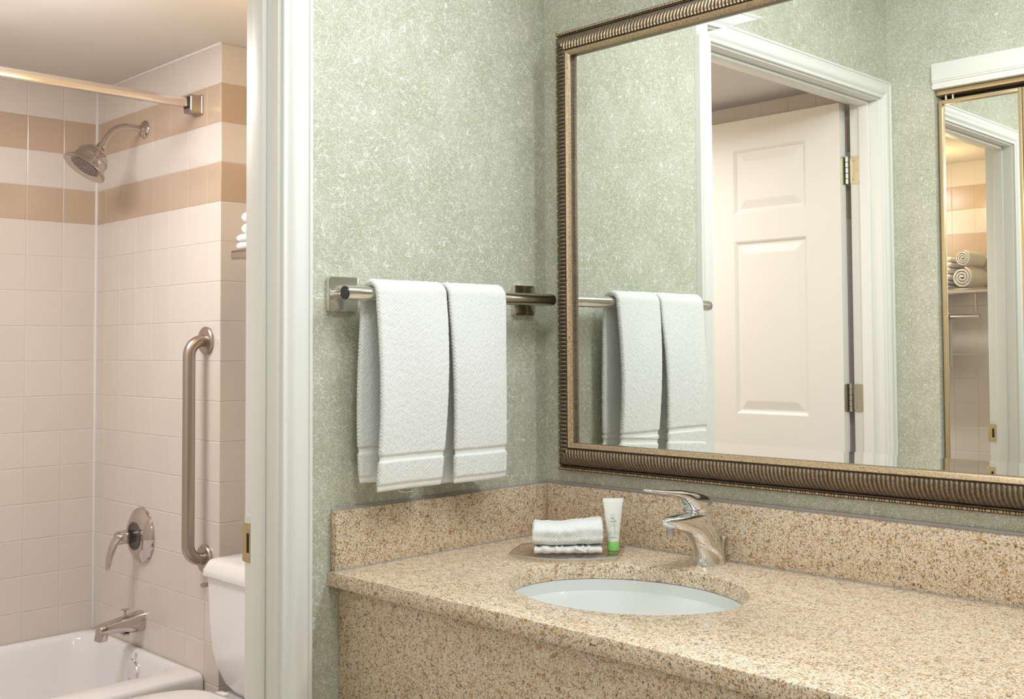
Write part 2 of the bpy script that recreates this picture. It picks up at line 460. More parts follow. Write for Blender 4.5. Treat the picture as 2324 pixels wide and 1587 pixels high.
box(bm, XI, 0, YJ, YJ+.018, -H, ZH+.018, .0012); box(bm, XI, 0, YF-.018, YF, -H, ZH+.018, .0012); box(bm, XI, 0, YF, YJ, ZH, ZH+.018, .0012)
obj('door_jamb', bm, M_TRIM, d1)
for nm, b_ in (('stop', (-.069, -.034, YJ-.010, YJ, -H, ZH)), ('stop', (-.069, -.034, YF, YF+.010, -H, ZH)), ('stop', (-.069, -.034, YF+.010, YJ-.010, ZH-.010, ZH))):
    bm = nb(); box(bm, *b_, .003, 3); obj('door_stop', bm, M_TRIM, d1)
# strike plate on the near jamb
bm = nb()
pl = [(-.116, .022), (-.113, .0175), (-.086, .0175), (-.086, .0845), (-.113, .0845), (-.116, .080)]
# plate with a latch hole made of strips
box(bm, -.1045, -.0955, YJ-.0016, YJ, .0175, .0845); box(bm, -.0955, -.0865, YJ-.0016, YJ, .0175, .034); box(bm, -.0955, -.0865, YJ-.0016, YJ, .068, .0845)
box(bm, -.0865, -.0805, YJ-.0016, YJ, .0175, .0845)
box(bm, -.1100, -.1035, YJ-.0016, YJ-.0002, .0185, .0835, .0006)
sp = obj('strike_plate', bm, M_BRASS, d1)
bm = nb(); box(bm, -.0958, -.0862, YJ-.0009, YJ-.0002, .0335, .0685); obj('latch_hole', bm, M_DARK, sp)
for zz in (.0262, .0757):
    bm = nb(); lathe(bm, (-.0910, YJ-.0014, zz), (0, -1, 0), [(0, .0042), (.0006, .004), (.0009, .003)], 16)
    obj('screw', bm, M_CHRW, sp)
# mortise cut above the plate
bm = nb(); box(bm, -.1035, -.084, YJ-.0006, YJ, .085, .097); obj('mortise_patch', bm, M_PAPER, d1)
# door leaf, open 90 degrees into the bathroom
LX0, LX1, LY0, LY1, LZ0, LZ1 = -.122-.885, -.122, -1.538, -1.503, -H+.012, 1.160
leaf_bm = nb()
cols = [(-.532, -.248), (-.532-.115-.284, -.532-.115)]
rows = [(.838, 1.058), (.155, .743), (-.72, .040)]
xs = [LX0, cols[1][0], cols[1][1], cols[0][0], cols[0][1], LX1]
zs = [LZ0, rows[2][0], rows[2][1], rows[1][0], rows[1][1], rows[0][0], rows[0][1], LZ1]
gv = {(a_, b_): (leaf_bm.verts.new((xs[a_], LY1, zs[b_])), leaf_bm.verts.new((xs[a_], LY0, zs[b_]))) for a_ in range(6) for b_ in range(8)}
for a_ in range(5):
    for b_ in range(7):
        q = [(a_, b_), (a_+1, b_), (a_+1, b_+1), (a_, b_+1)]
        if not (a_ in (1, 3) and b_ in (1, 3, 5)): leaf_bm.faces.new([gv[k_][0] for k_ in q])
        leaf_bm.faces.new([gv[k_][1] for k_ in q][::-1])
edge = [(a_, 0) for a_ in range(6)] + [(5, b_) for b_ in range(1, 8)] + [(a_, 7) for a_ in range(4, -1, -1)] + [(0, b_) for b_ in range(6, 0, -1)]
for k_ in range(len(edge)):
    e0, e1 = edge[k_], edge[(k_+1) % len(edge)]
    leaf_bm.faces.new((gv[e0][0], gv[e0][1], gv[e1][1], gv[e1][0]))
leaf = obj('door_leaf', leaf_bm, M_DOOR, d1, smooth=False)
for (c0, c1) in cols:
    for (z0_, z1_) in rows:
        bm = nb(); st = []
        for ins, yy in ((0, LY1-.0003), (.004, LY1-.002), (.010, LY1-.0072), (.016, LY1-.0078), (.042, LY1-.0020), (.046, LY1-.0016)):
            st.append([Vector((x_, yy, z_)) for x_, z_ in ((c0+ins, z0_+ins), (c1-ins, z0_+ins), (c1-ins, z1_-ins), (c0+ins, z1_-ins))])
        loft(bm, st, False, True); obj('panel', bm, M_DOOR, leaf, smooth=False)
for zc in (.944, .218, -.66):
    bm = nb()
    pts = rrect(-.0880, zc, .0160, .0445, .010, 5)
    loft(bm, [[Vector((x_, YF-.0002, z_)) for x_, z_ in pts], [Vector((x_, YF+.0020, z_)) for x_, z_ in pts]])
    hg = obj('hinge', bm, M_SATIN, d1)
    bm = nb()
    pts = rrect((LY0+LY1)/2-.001, zc, .0165, .0445, .010, 5)
    loft(bm, [[Vector((LX1-.0005, y_, z_)) for y_, z_ in pts], [Vector((LX1+.0015, y_, z_)) for y_, z_ in pts]])
    obj('hinge_leaf', bm, M_SATIN, hg)
    bm = nb()
    for q in range(5):
        lathe(bm, (-.1130, YF+.007, zc-.0445+q*.0178+.0006), (0, 0, 1), [(0, .0045), (.0008, .0052), (.0158, .0052), (.0166, .0045)], 14)
    lathe(bm, (-.1130, YF+.007, zc+.0445), (0, 0, 1), [(0, .0045), (.002, .0048), (.004, .002)], 14)
    obj('knuckle', bm, M_SATIN, hg)
    for sx_, sz_ in ((-.094, .030), (-.081, 0), (-.094, -.030)):
        bm = nb(); lathe(bm, (sx_, YF+.002, zc+sz_), (0, 1, 0), [(0, .0035), (.0006, .003)], 12); obj('screw', bm, M_BRASS, hg)
bm = nb(); lathe(bm, (LX0+.07, LY1, .06), (0, 1, 0), [(0, .033), (.006, .031), (.010, .014), (.028, .012), (.036, .022), (.048, .027), (.060, .022), (.064, .008)], 28)
obj('door_knob', bm, M_SATIN, leaf)

# ------------------------------------------------------------------ closet with mirrored bifold doors (seen in the mirror)
bm = nb(); PR = [(0, .0), (.052, .0), (.054, .002), (.058, .002), (.060, .006), (.066, .006), (.068, .003), (.078, .003)]
rg = []
for x_ in (CX0, CX1+.02):
    rg.append([Vector((x_, -1.590+.014-q[1]*.9, 1.246-q[0])) for q in PR] + [Vector((x_, -1.612, 1.168)), Vector((x_, -1.5905, 1.18)), Vector((x_, -1.5895, 1.246))])
loft(bm, rg); struct('trim_4', bm, M_TRIM, smooth=False)
cl = thing('bifold_door', (.67, -1.608, -H), 'gold-framed mirrored bifold closet door reflected at right in the wall mirror', 'closet door')
bm = nb(); box(bm, CX0+.003, CX1, -1.640, -1.600, 1.152, 1.166, .001); obj('track', bm, M_GOLDF, cl)
bm = nb(); box(bm, CX0+.003, CX1, -1.706, -1.645, 1.120, 1.166); obj('track_shadow_gap', bm, M_DARK, cl)
X = .163
for i in range(4):
    x0_, x1_ = X + i*.2555, X + i*.2555 + .2535
    bm = nb(); fw = .011
    for b_ in ((x0_, x0_+fw, -H+.012, 1.136), (x1_-fw, x1_, -H+.012, 1.136)): box(bm, b_[0], b_[1], -1.628, -1.603, b_[2], b_[3], .0015)
    box(bm, x0_+fw, x1_-fw, -1.627, -1.604, 1.125, 1.136, .001); box(bm, x0_+fw, x1_-fw, -1.627, -1.604, -H+.012, -H+.026, .001)
    fr = obj('door_panel', bm, M_GOLDF, cl)
    bm = nb(); yt_ = lambda z_: -1.6135 - (z_-.9)*.0048
    loft(bm, [[Vector((x_, yt_(z_) - dd, z_)) for x_, z_ in ((x0_+fw-.002, -H+.020), (x1_-fw+.002, -H+.020), (x1_-fw+.002, 1.128), (x0_+fw-.002, 1.128))] for dd in (0, .005)]); obj('mirror_pane', bm, M_MIRR2, fr, smooth=False)
for x_ in (.183, .205, 1.16):
    bm = nb(); lathe(bm, (x_, -1.614, 1.135), (0, 0, 1), [(0, .003), (.016, .003)], 12); obj('pivot_pin', bm, M_PAPER, cl)

# ------------------------------------------------------------------ vanity: granite counter, splashes, front
YC, CT, TS, BH = -.543, .0268, .0174, .1035
EX, EY, EA, EB = .4672, -.2902, .2133, .1625
VX1 = 2.05
van = thing('vanity_counter', (.8, -.27, -H), 'speckled beige granite vanity counter under the framed mirror', 'counter')
bm = nb()
N = 96
inner = []
def corner_outline(off, z):
    r_ = .010
    pts = [(0+.0005, -.0005), (0+.0005, YC+off+.004), (.004, YC+off)]
    return pts
def rect_pt(t_, off):
    """point on the slab outline in direction t_ from the sink centre"""
    c_, s_ = math.cos(t_), math.sin(t_)
    x0_, x1_, y0_, y1_ = .0005, VX1-off, YC+off, -.0005
    k_ = min([((x1_ if c_ > 0 else x0_)-EX)/c_ if abs(c_) > 1e-9 else 1e9, ((y1_ if s_ > 0 else y0_)-EY)/s_ if abs(s_) > 1e-9 else 1e9])
    return EX + c_*k_, EY + s_*k_
angs = sorted({round(2*PI*k/N, 6) for k in range(N)} | {round(math.atan2(y_-EY, x_-EX) % (2*PI), 6) for x_ in (.0005, VX1) for y_ in (YC, -.0005)})
def ell(t_, g, z):
    k_ = 1/math.hypot(math.cos(t_)/(EA+g), math.sin(t_)/(EB+g))
    return Vector((EX+k_*math.cos(t_), EY+k_*math.sin(t_), z))
rings = []
for g, z in ((.004, -.0274), (.0004, -.0272), (0, -.003), (.0012, -.0008), (.0035, 0)): rings.append([ell(t_, g, z) for t_ in angs])
for off, z in ((.004, 0), (.001, -.001), (0, -.004), (0, -CT+.004), (.001, -CT+.001), (.004, -CT)):
    rings.append([Vector((*rect_pt(t_, off), z)) for t_ in angs])
rings.append(rings[0])
vr = [[bm.verts.new(q) for q in rg] for rg in rings[:-1]]; vr.append(vr[0])
for i in range(len(vr)-1):
    for j in range(len(angs)):
        k_ = (j+1) % len(angs); bm.faces.new((vr[i][j], vr[i][k_], vr[i+1][k_], vr[i+1][j]))
obj('countertop', bm, M_GRAN, van, angle=30)
bm = nb(); box(bm, .001, VX1-.02, -.540+.020, -.500, -.24, -CT, .001); obj('front_apron', bm, M_GRAN, van)
bm = nb(); box(bm, .0006, TS, -.5375, -.0005, .0012, BH, .0025, 2); obj('side_splash', bm, M_GRAN, van)
bm = nb(); box(bm, TS+.0006, VX1-.005, -TS, -.0005, .0012, BH, .0018, 2); obj('backsplash', bm, M_GRAN, van)
bm = nb(); box(bm, .0006, .006, -.536, -.003, BH-.001, BH+.0035, .0015); box(bm, .002, VX1, -.006, -.0002, BH-.001, BH+.0045, .0015)
obj('caulk_line', bm, M_GCAULK, van)
bm = nb(); box(bm, .006, TS+.0012, -.5378, -TS, -.0002, .0016, .0004); box(bm, TS, VX1-.02, -TS-.0012, -.008, -.0002, .0016, .0004)
obj('caulk_line', bm, M_GCAULK, van)
bm = nb(); box(bm, .03, VX1-.05, -.48, -.02, -H, -.235); obj('cabinet_body', bm, M_GRAN, van)

# sink bowl under the cut-out
bm = nb(); rg = []
for g, z in ((.030, -.0275), (.030, -.042), (.004, -.0445), (-.006, -.060), (-.018, -.090), (-.045, -.125), (-.085, -.150), (-.13, -.160)):
    rg.append([(ell(2*PI*k/80, g-.005, z)) for k in range(80)])
rg2 = [[ell(2*PI*k/80, g-.003, z) for k in range(80)] for g, z in ((-.125, -.148), (-.085, -.141), (-.040, -.118), (-.012, -.085), (-.002, -.060), (.001, -.042), (.0016, -.0282), (.018, -.0275))]
loft(bm, rg + rg2, False, False)
# close between outer bottom and inner bottom, and bowl floor
sink = obj('sink', bm, M_SINK, None, angle=50)
tag(sink, 'white undermount oval basin set below the granite counter', 'sink')
bm = nb(); lathe(bm, (EX, EY, -.150), (0, 0, 1), [(0, .085), (.0025, .06), (.0035, .022)], 48, True, False)
obj('bowl_floor', bm, M_SINK, sink)
bm = nb(); lathe(bm, (EX, EY, -.1465), (0, 0, 1), [(0, .0225), (.002, .022), (.0025, .018), (.001, .015), (.001, .001)], 32)
obj('drain', bm, M_CHR, sink)

# ------------------------------------------------------------------ faucet
FX = .462
fa = thing('faucet', (FX, -.057, 0), 'chrome single-lever faucet behind the sink', 'faucet')
def plan(yf, yb, hx, z, e=2.3, n=40, taper=.45):
    """egg-shaped plan: yf front (towards basin), yb back"""
    cy, hy = (yf+yb)/2, (yb-yf)/2; out = []
    for (x_, y_) in superell(0, 0, 1, 1, e, n):
        fr = (1 - y_)/2                                    # 1 at the front
        out.append(Vector((FX + x_*hx*(1-taper*fr), cy + y_*hy, z)))
    return out
secs = [(0, -.0876, -.0264, .0290, -.052, .5), (.004, -.0872, -.0275, .0286, -.053, .5), (.018, -.0880, -.0310, .0272, -.058, .6), (.034, -.0940, -.0360, .0262, -.082, 1),
        (.049, -.1050, -.0420, .0256, -.106, 1), (.060, -.1210, -.0460, .0252, -.126, 1), (.068, -.1420, -.0490, .0250, -.150, 1), (.0745, -.1640, -.0510, .0247, -.170, .8),
        (.0815, -.1770, -.0525, .0244, -.190, .3), (.0875, -.1825, -.0535, .0240, -.20, 0), (.0925, -.1815, -.0550, .0228, -.20, 0), (.0950, -.1740, -.0590, .0205, -.20, 0), (.0962, -.1500, -.0680, .014, -.20, 0)]
def sec_at(z):
    for a_, b_ in zip(secs[:-1], secs[1:]):
        if a_[0] <= z <= b_[0]:
            k_ = secs.index(a_); t_ = (z-a_[0])/(b_[0]-a_[0])
            p0, p3 = secs[max(k_-1, 0)], secs[min(k_+2, len(secs)-1)]
            out = [z]
            for q in range(1, 6):
                m1 = (b_[q]-p0[q])/max(1e-6, b_[0]-p0[0])*(b_[0]-a_[0]); m2 = (p3[q]-a_[q])/max(1e-6, p3[0]-a_[0])*(b_[0]-a_[0])
                h = [2*t_**3-3*t_**2+1, t_**3-2*t_**2+t_, -2*t_**3+3*t_**2, t_**3-t_**2]
                out.append(h[0]*a_[q]+h[1]*m1+h[2]*b_[q]+h[3]*m2)
            return out
bm = nb(); rg = []
for k in range(61):
    z = .0962*k/60 if k < 60 else .0962
    _, yf, yb, hx, ycr, sc = sec_at(min(z, .09619))
    cy, hy = (yf+yb)/2, (yb-yf)/2; ring = []
    tp = .10 + .26*min(1, max(0, (z-.03)/.045))
    for (x_, y_) in superell(0, 0, 1, 1, 2.5, 110):
        yy = cy + y_*hy; fr = (1-y_)/2
        w_ = hx*(1 - tp*fr*fr)
        f_ = max(0, min(1, (ycr + .006 - yy)/.009)); f_ = f_*f_*(3-2*f_)
        w_ *= 1 - .27*sc*f_
        ring.append(Vector((FX + x_*w_, yy, z)))
    rg.append(ring)
loft(bm, rg); obj('spout_body', bm, M_CHR, fa, angle=50)
bm = nb(); lathe(bm, (FX, -.0875, .0935), (0, 0, 1), [(0, .0240), (.003, .0243), (.0035, .0225), (.0048, .0225), (.005, .0250), (.006, .0252)], 40)
obj('collar', bm, M_CHR, fa)
bm = nb(); lathe(bm, (FX, -.0880, .0975), (0, 0, 1), [(0, .0252), (.0006, .0260), (.010, .0262), (.016, .0255), (.021, .0235), (.0255, .0195), (.028, .012), (.0287, .002)], 56); obj('handle_hub', bm, M_CHR, fa, angle=60)
bm = nb(); rg = []
for y_, zt, zb_, hx, e in ((-.0610, .104, .0995, .006, 2), (-.0625, .111, .0985, .014, 2.2), (-.068, .1190, .098, .0208, 2.4), (-.078, .1250, .098, .0245, 2.6), (-.091, .1292, .098, .0260, 2.8),
                           (-.103, .1318, .098, .0250, 2.9), (-.1100, .1338, .0982, .0235, 2.8), (-.1150, .1350, .1005, .0215, 2.6), (-.1205, .1362, .1080, .0190, 2.4), (-.129, .1378, .1170, .0168, 2.3), (-.143, .1395, .1255, .0150, 2.3), (-.165, .1410, .1325, .0132, 2.3),
                           (-.190, .1443, .1370, .0122, 2.3), (-.212, .1475, .1410, .0115, 2.3), (-.224, .1492, .1437, .0105, 2.3), (-.2285, .1495, .1455, .0085, 2)):
    rg.append([Vector((FX + q[0], y_, (zt+zb_)/2 + q[1])) for q in superell(0, 0, hx, (zt-zb_)/2, e, 28)])
loft(bm, rg); obj('lever_handle', bm, M_CHR, fa, subsurf=2, angle=180)
bm = nb(); lathe(bm, (FX, -.158, .081), (0, .12, -1), [(0, .0118), (.010, .0118), (.0105, .0125), (.0155, .0125), (.016, .0115), (.0155, .0095), (.013, .009), (.013, .001)], 32)
obj('aerator', bm, M_CHRW, fa)
bm = nb(); lathe(bm, (FX+.009, -.0265, .005), (0, .02, 1), [(0, .0022), (.028, .0022), (.033, .0034), (.037, .0065), (.041, .0088), (.0425, .0088), (.0435, .007)], 20)
obj('lift_rod', bm, M_CHR, fa)

# ------------------------------------------------------------------ tray, washcloth, tube
def rot2(v, ang): c_, s_ = math.cos(ang), math.sin(ang); return (v[0]*c_-v[1]*s_, v[0]*s_+v[1]*c_)
TA = math.radians(33)
tr = thing('amenity_tray', (.214, -.160, 0), 'smoky clear acrylic tray with bowed sides on the counter corner', 'tray')
ol = []
for k in range(25):
    u_ = -1 + 2*k/24; ol.append((u_*.101, -.050 - .036*(1-u_*u_)))
for k in range(25):
    u_ = 1 - 2*k/24; ol.append((u_*.101, .050 + .036*(1-u_*u_)))
bm = nb(); rg = []
for z, s in ((.0050, .996), (.0055, 1), (.0095, 1), (.0100, .996)):
    rg.append([Vector((.214 + rot2((x_*s, y_*s), TA)[0], -.160 + rot2((x_*s, y_*s), TA)[1], z)) for x_, y_ in ol])
loft(bm, rg)
for f_ in bm.faces:
    f_.normal_update()
    if abs(f_.normal.z) < .5: f_.material_index = 1
obj('tray_plate', bm, [M_TRAY, mat('tray_edge', (.50, .46, .41), .2)], tr, angle=30)
for sx_, sy_ in ((-.07, -.045), (.07, -.045), (.07, .045), (-.07, .045)):
    q = rot2((sx_, sy_), TA); bm = nb(); lathe(bm, (.214+q[0], -.160+q[1], 0), (0, 0, 1), [(0, .004), (.0051, .004)], 12); obj('tray_foot', bm, M_TRAY, tr)

def add_uv_flat(o, uvs, flats):
    me = o.data
    ul = me.uv_layers.new(name='UVMap')
    for lp in me.loops: ul.data[lp.index].uv = uvs[lp.vertex_index]
    at = me.attributes.new('flat', 'FLOAT', 'POINT')
    for i, f_ in enumerate(flats): at.data[i].value = f_

WC = Vector((.219, -.165, .0102)); WA = math.radians(44)
wc = thing('washcloth', (.219, -.165, .010), 'folded white terry washcloth lying on the acrylic tray', 'washcloth')
wx = Vector((math.cos(WA), math.sin(WA), 0)); wy = Vector((-math.sin(WA), math.cos(WA), 0)); wz = Vector((0, 0, 1))
def roll_mesh(name, length, prof, topvar, seed, parent, m, wob=.0012, nl=70, frontwave=0):
    """loft a closed (d, z) profile along the cloth's length with uneven ends and fuzz"""
    bm = nb(); rg = []; uvs = []; flats = []
    per = [0]
    for i in range(len(prof)): per.append(per[-1] + math.dist(prof[i], prof[(i+1) % len(prof)]))
    for i in range(nl+1):
        s = i/nl; ring = []
        endf = min(s, 1-s)*nl
        shrink = 1 - .25*max(0, 1-endf/3)**2
        zc_ = sum(q[1] for q in prof)/len(prof)
        for j, (d_, z_) in enumerate(prof):
            zz = zc_ + (z_-zc_)*shrink if z_ > zc_ else z_
            zz *= 1 + topvar(s)*(z_ > .004)
            uu = -length/2 + s*length
            uu += .0025*noise.noise(Vector((d_*60, z_*60, seed + (3 if s > .5 else 0))))*(1 if endf < 3 else 0)
            q = WC + wx*uu + wy*d_ + wz*zz
            nn = noise.noise(q*420 + Vector((seed, 0, 0)))*wob + noise.noise(q*90 + Vector((0, seed, 0)))*wob*1.4
            if frontwave: 
                q += wz*(frontwave*max(0, math.sin(s*46+math.sin(s*17)*2))*(1 if d_ < 0 else .2)*(1 if z_ > .003 else .0)) - wy*(frontwave*1.2*math.sin(s*38+1)*(1 if d_ < -.02 else 0))
            rad = (wy*(d_-0) + wz*(zz-zc_)).normalized()
            q = q + rad*nn
            if q.z < .0104: q.z = .0104
            ring.append(q); uvs.append((s*length, per[j])); flats.append(1.0 if (frontwave and j % 9 == 0) else 0)
        rg.append(ring)
    loft(bm, rg)
    o = obj(name, bm, m, parent, angle=180); add_uv_flat(o, uvs, flats); return o
pr_low = [(q[0], q[1]) for q in [(-.034+.0, 0.0), (-.0375, .002), (-.0385, .006), (-.036, .010), (-.030, .0115), (-.01, .012), (.01, .012), (.030, .0115), (.036, .009), (.037, .005), (.034, .001), (.02, 0), (0, 0), (-.02, 0)]]
roll_mesh('lower_fold', .122, pr_low, lambda s: 0, 3.1, wc, M_TERRY, .0008, 90, .0022)
up = []
for k in range(34):
    t_ = 2*PI*k/34; e = 2.7; c_, s_ = math.cos(t_), math.sin(t_)
    up.append((.0005 + .0400*math.copysign(abs(c_)**(2/e), c_), .0335 + .0215*math.copysign(abs(s_)**(2/e), s_) + (.0 if s_ < 0 else 0)))
# pinch between the two front layers
up2 = [(d_ - (.0045*math.exp(-((z_-.031)/.004)**2) if d_ < 0 else 0)*-1, z_) for d_, z_ in up]
roll_mesh('upper_fold', .129, up2, lambda s: .11*(s-.35)*abs(s-.35)*4*.5 - .05*math.exp(-((s-.35)/.2)**2) + .03*math.exp(-(s/.07)**2), 8.7, wc, M_TERRY, .0014, 100)
bm = nb()
q0 = WC + wx*.012 - wy*.0375
rg = [[q0 + wx*(t_*.022) - wy*(.003+.0025*math.sin(t_*3)) + wz*(.0075 - .0068*t_ + dz) for dz in (0, .0055*(1-.2*t_))] for t_ in [k/8 for k in range(9)]]
bmv = [[bm.verts.new(q) for q in r_] for r_ in rg]
for i in range(8): bm.faces.new((bmv[i][0], bmv[i][1], bmv[i+1][1], bmv[i+1][0]))
o = obj('care_tag', bm, M_PAPER, wc); md = o.modifiers.new('thick', 'SOLIDIFY'); md.thickness = .0004

TBX, TBY, TBZ = .2835, -.110, .0102
tb = thing('lotion_tube', (TBX, TBY, TBZ), 'small white lotion tube standing on its green cap beside the washcloth', 'tube')
fd = Vector((1.345, -1.52, 0)).normalized(); sd = Vector((-fd.y, fd.x, 0)) * 1.0
if sd.dot(Vector((R3.x, R3.y, 0))) < 0: sd = -sd
def tw(h): t_ = max(0, min(1, (h-.017)/.0785)); return .0108 + (.0190-.0108)*t_**1.05
def tt(h): t_ = max(0, min(1, (h-.017)/.0785)); return .0108*(1-t_)**.75 + .0006
def tring(h, w_, t_, n=40): return [Vector((TBX, TBY, TBZ+h)) + sd*(w_*math.cos(2*PI*k/n)) + fd*(t_*math.sin(2*PI*k/n)) for k in range(n)]
bm = nb(); loft(bm, [tring(h, tw(h), tt(h)) for h in [.017 + .0725*k/18 for k in range(19)]]); obj('tube_body', bm, M_TUBE, tb, angle=60)
bm = nb(); loft(bm, [tring(h, w_, t_) for h, w_, t_ in ((.0885, .0184, .0014), (.0892, .0190, .0011), (.0948, .0192, .0010), (.0955, .0190, .0006))]); obj('crimp', bm, M_TUBE, tb)
bm = nb(); loft(bm, [tring(h, r_, r_) for h, r_ in ((0, .0100), (.0008, .0110), (.0165, .0112), (.0175, .0106))]); obj('cap', bm, M_CAP, tb)
def on_tube(q_, h): 
    w_, t_ = tw(h), tt(h)
    return Vector((TBX, TBY, TBZ+h)) + sd*q_ + fd*(t_*math.sqrt(max(0, 1-(q_/w_)**2)) + .00025)
def text_part(s, h, size, m, name='lettering', dx=0):
    cu = bpy.data.curves.new('txt', 'FONT'); cu.body = s; cu.size = size; cu.align_x = 'CENTER'; cu.align_y = 'CENTER'; cu.resolution_u = 3
    to = bpy.data.objects.new('txt', cu); COL.objects.link(to)
    bpy.context.view_layer.update()
    me = bpy.data.meshes.new_from_object(to.evaluated_get(bpy.context.evaluated_depsgraph_get()))
    bpy.data.objects.remove(to)
    bm = nb(); bm.from_mesh(me)
    for v in bm.verts: v.co = on_tube(v.co.x*.95 + dx, h + v.co.y)
    return obj(name, bm, m, tb, smooth=False)
text_part('SIMPLY', .0655, .0024, M_INKG)
text_part('be', .0600, .0078, M_INKG, dx=-.0012)
text_part('well', .0540, .0075, M_INKG)
text_part('herbal infusions', .0482, .0020, M_INKG)
text_part('for total well-being', .0455, .0020, M_INKG)
text_part('g i n s e n g', .0345, .0034, M_INKG)
text_part('w i l d  m i n t', .0307, .0034, M_INKG)
text_part('lotion', .0250, .0052, M_INKG)
def strip_on_tube(pts, wd, m, name, zlift=0):
    bm = nb(); vs = []
    for i, (q_, h, w_) in enumerate(pts):
        vs.append((bm.verts.new(on_tube(q_-w_, h) + fd*zlift), bm.verts.new(on_tube(q_+w_, h) + fd*zlift)))
    for i in range(len(vs)-1): bm.faces.new((vs[i][0], vs[i][1], vs[i+1][1], vs[i+1][0]))
    return obj(name, bm, m, tb, smooth=False)
strip_on_tube([(-.0006, .0632, .0001), (0, .0590, .0003), (.0003, .0560, .0005), (.0004, .0540, .0009), (.0006, .0525, .0009), (.0012, .0500, .0004), (.0020, .0450, .0005), (.0030, .0380, .0006), (.0034, .0340, .0004), (.0028, .0290, .0003), (.0008, .0250, .0002), (-.0040, .0215, .0001)], 0, M_INKL, 'stem_print', .0001)
strip_on_tube([(-.0090+.0006*math.sin(k*.35), .0475+.0125*k/10, .0002+.0002*math.sin(k*.3)) for k in range(11)], 0, M_INKP, 'ring_print')

# ------------------------------------------------------------------ towel bar and hand towels
XB, ZB = .0584, .4840
bar = thing('towel_bar', (.0, -.295, ZB), 'brushed nickel towel bar on green wall left of the framed mirror', 'towel bar')
bm = nb(); tube(bm, [(XB, -.546, ZB), (XB, -.545, ZB), (XB, -.043, ZB), (XB, -.042, ZB)], [.0118, .0125, .0125, .0118], 40); obj('rail', bm, M_NICK, bar, angle=50)
for ye, sg in ((-.546, -1), (-.042, 1)):
    bm = nb(); lathe(bm, (XB, ye, ZB), (0, sg, 0), [(-.001, .0118), (.001, .0120), (.0028, .0115), (.003, .0100)], 36); obj('end_cap', bm, M_BLACK, bar)
for yc_ in (-.516, -.070):
    bm = nb(); rg = []
    for x_, s, r_ in ((0, .0315, .007), (.0075, .0315, .007), (.0095, .0305, .006), (.0100, .0285, .005)):
        rg.append([Vector((x_, q[0], q[1])) for q in rrect(yc_, ZB, s, s, r_, 6)])
    loft(bm, rg); pl_ = obj('mounting_plate', bm, M_NICK, bar, angle=30)
    bm = nb(); lathe(bm, (.0095, yc_, ZB), (1, 0, 0), [(0, .010), (.002, .009), (.042, .009)], 24); obj('post', bm, M_NICK, pl_)

def hand_towel(label, yl, yr, zf, zb_, seed, xf=.0, back_off=0):
    """yl(t), yr(t): left/right edge along the path parameter; front bottom z=zf, back bottom z=zb_"""
    t = thing('hand_towel', (XB, (yl(.3)+yr(.3))/2, ZB), label, 'towel', 'hand towels on the towel bar')
    th = .0060; rb = .0125 + th + .0015
    path = []                                      # centre line, front bottom -> over -> back bottom
    n1 = 130
    for k in range(n1):
        z = zf + (ZB - zf)*k/n1
        bulge = .010*math.sin(PI*min(1, (ZB-z)/(ZB-zf)))*1.0
        path.append((XB + rb + bulge + xf, z, Vector((1, 0, 0)), 0, (ZB-z)))
    for k in range(25):
        a_ = PI*k/24; path.append((XB + rb*math.cos(a_), ZB + rb*math.sin(a_), Vector((math.cos(a_), 0, math.sin(a_))), 1, 0))
    for k in range(1, n1+1):
        z = ZB + (zb_ - ZB)*k/n1
        path.append((XB - rb - .007*math.sin(PI*.8*(ZB-z)/(ZB-zb_)), z, Vector((-1, 0, 0)), 2, (ZB-z)))
    npts = len(path); rg = []; uvs = []; flats = []
    nw = 64; acc = 0; prev = None
    for i, (x_, z_, nrm, part_, dist_) in enumerate(path):
        if prev: acc += math.hypot(x_-prev[0], z_-prev[1])
        prev = (x_, z_)
        s = i/(npts-1)
        zfull = zf if part_ == 0 else zb_
        hb = z_ - zfull if part_ != 1 else 1
        flatb = 1.0 if (.052 < hb < .0625) else 0.0
        hem = 1.0 if hb < .011 else 0.0
        tf = 1 - .42*flatb - .40*hem
        a_l, a_r = yl(s), yr(s)
        pinch = .0022*flatb + .001*hem
        a_l += pinch; a_r -= pinch
        endt = 1 - .5*max(0, 1-i/1.5) - .5*max(0, 1-(npts-1-i)/1.5)
        ring = []
        for j in range(nw):                          # outer face
            f_ = j/(nw-1); edge = min(f_, 1-f_)*(nw-1)
            tth = th*tf*math.sqrt(max(.05, 1-(max(0, 1-edge/2.5))**2))*max(.3, endt)
            y_ = a_l + (a_r-a_l)*f_
            ring.append((y_, tth, f_))
        for j in range(nw-1, -1, -1):
            f_ = j/(nw-1); edge = min(f_, 1-f_)*(nw-1)
            tth = -th*tf*math.sqrt(max(.05, 1-(max(0, 1-edge/2.5))**2))*max(.3, endt)
            y_ = a_l + (a_r-a_l)*f_
            ring.append((y_, tth, f_))
        row = []
        for (y_, off, f_) in ring:
            q = Vector((x_, y_, z_)) + nrm*off
            sag = .0035*math.sin(f_*PI*1.6 + seed + z_*5)*(1-abs(part_-1)*.2) * (0 if part_ == 1 else min(1, dist_/.12))
            q += nrm*sag
            amp = (.0011 if not (flatb or hem) else .0003)
            d_ = noise.noise(Vector((y_*330, z_*330, x_*60+seed)))*amp
            edge = min(f_, 1-f_)
            if edge < .012: q.y += (-1 if f_ < .5 else 1)*amp*1.1*math.sin(acc*2*PI/.0062 + seed)
            q += nrm*(d_ if off > 0 else -d_)
            if q.x < .002: q.x = .002
            row.append(q); uvs.append((y_, acc)); flats.append(max(flatb, hem*.8))
        rg.append(row)
    bm = nb(); loft(bm, rg)
    o = obj('towel_body', bm, M_TERRY, t, angle=180); add_uv_flat(o, uvs, flats)
    # the folded-under layers seen on the edges
    bm = nb()
    return t
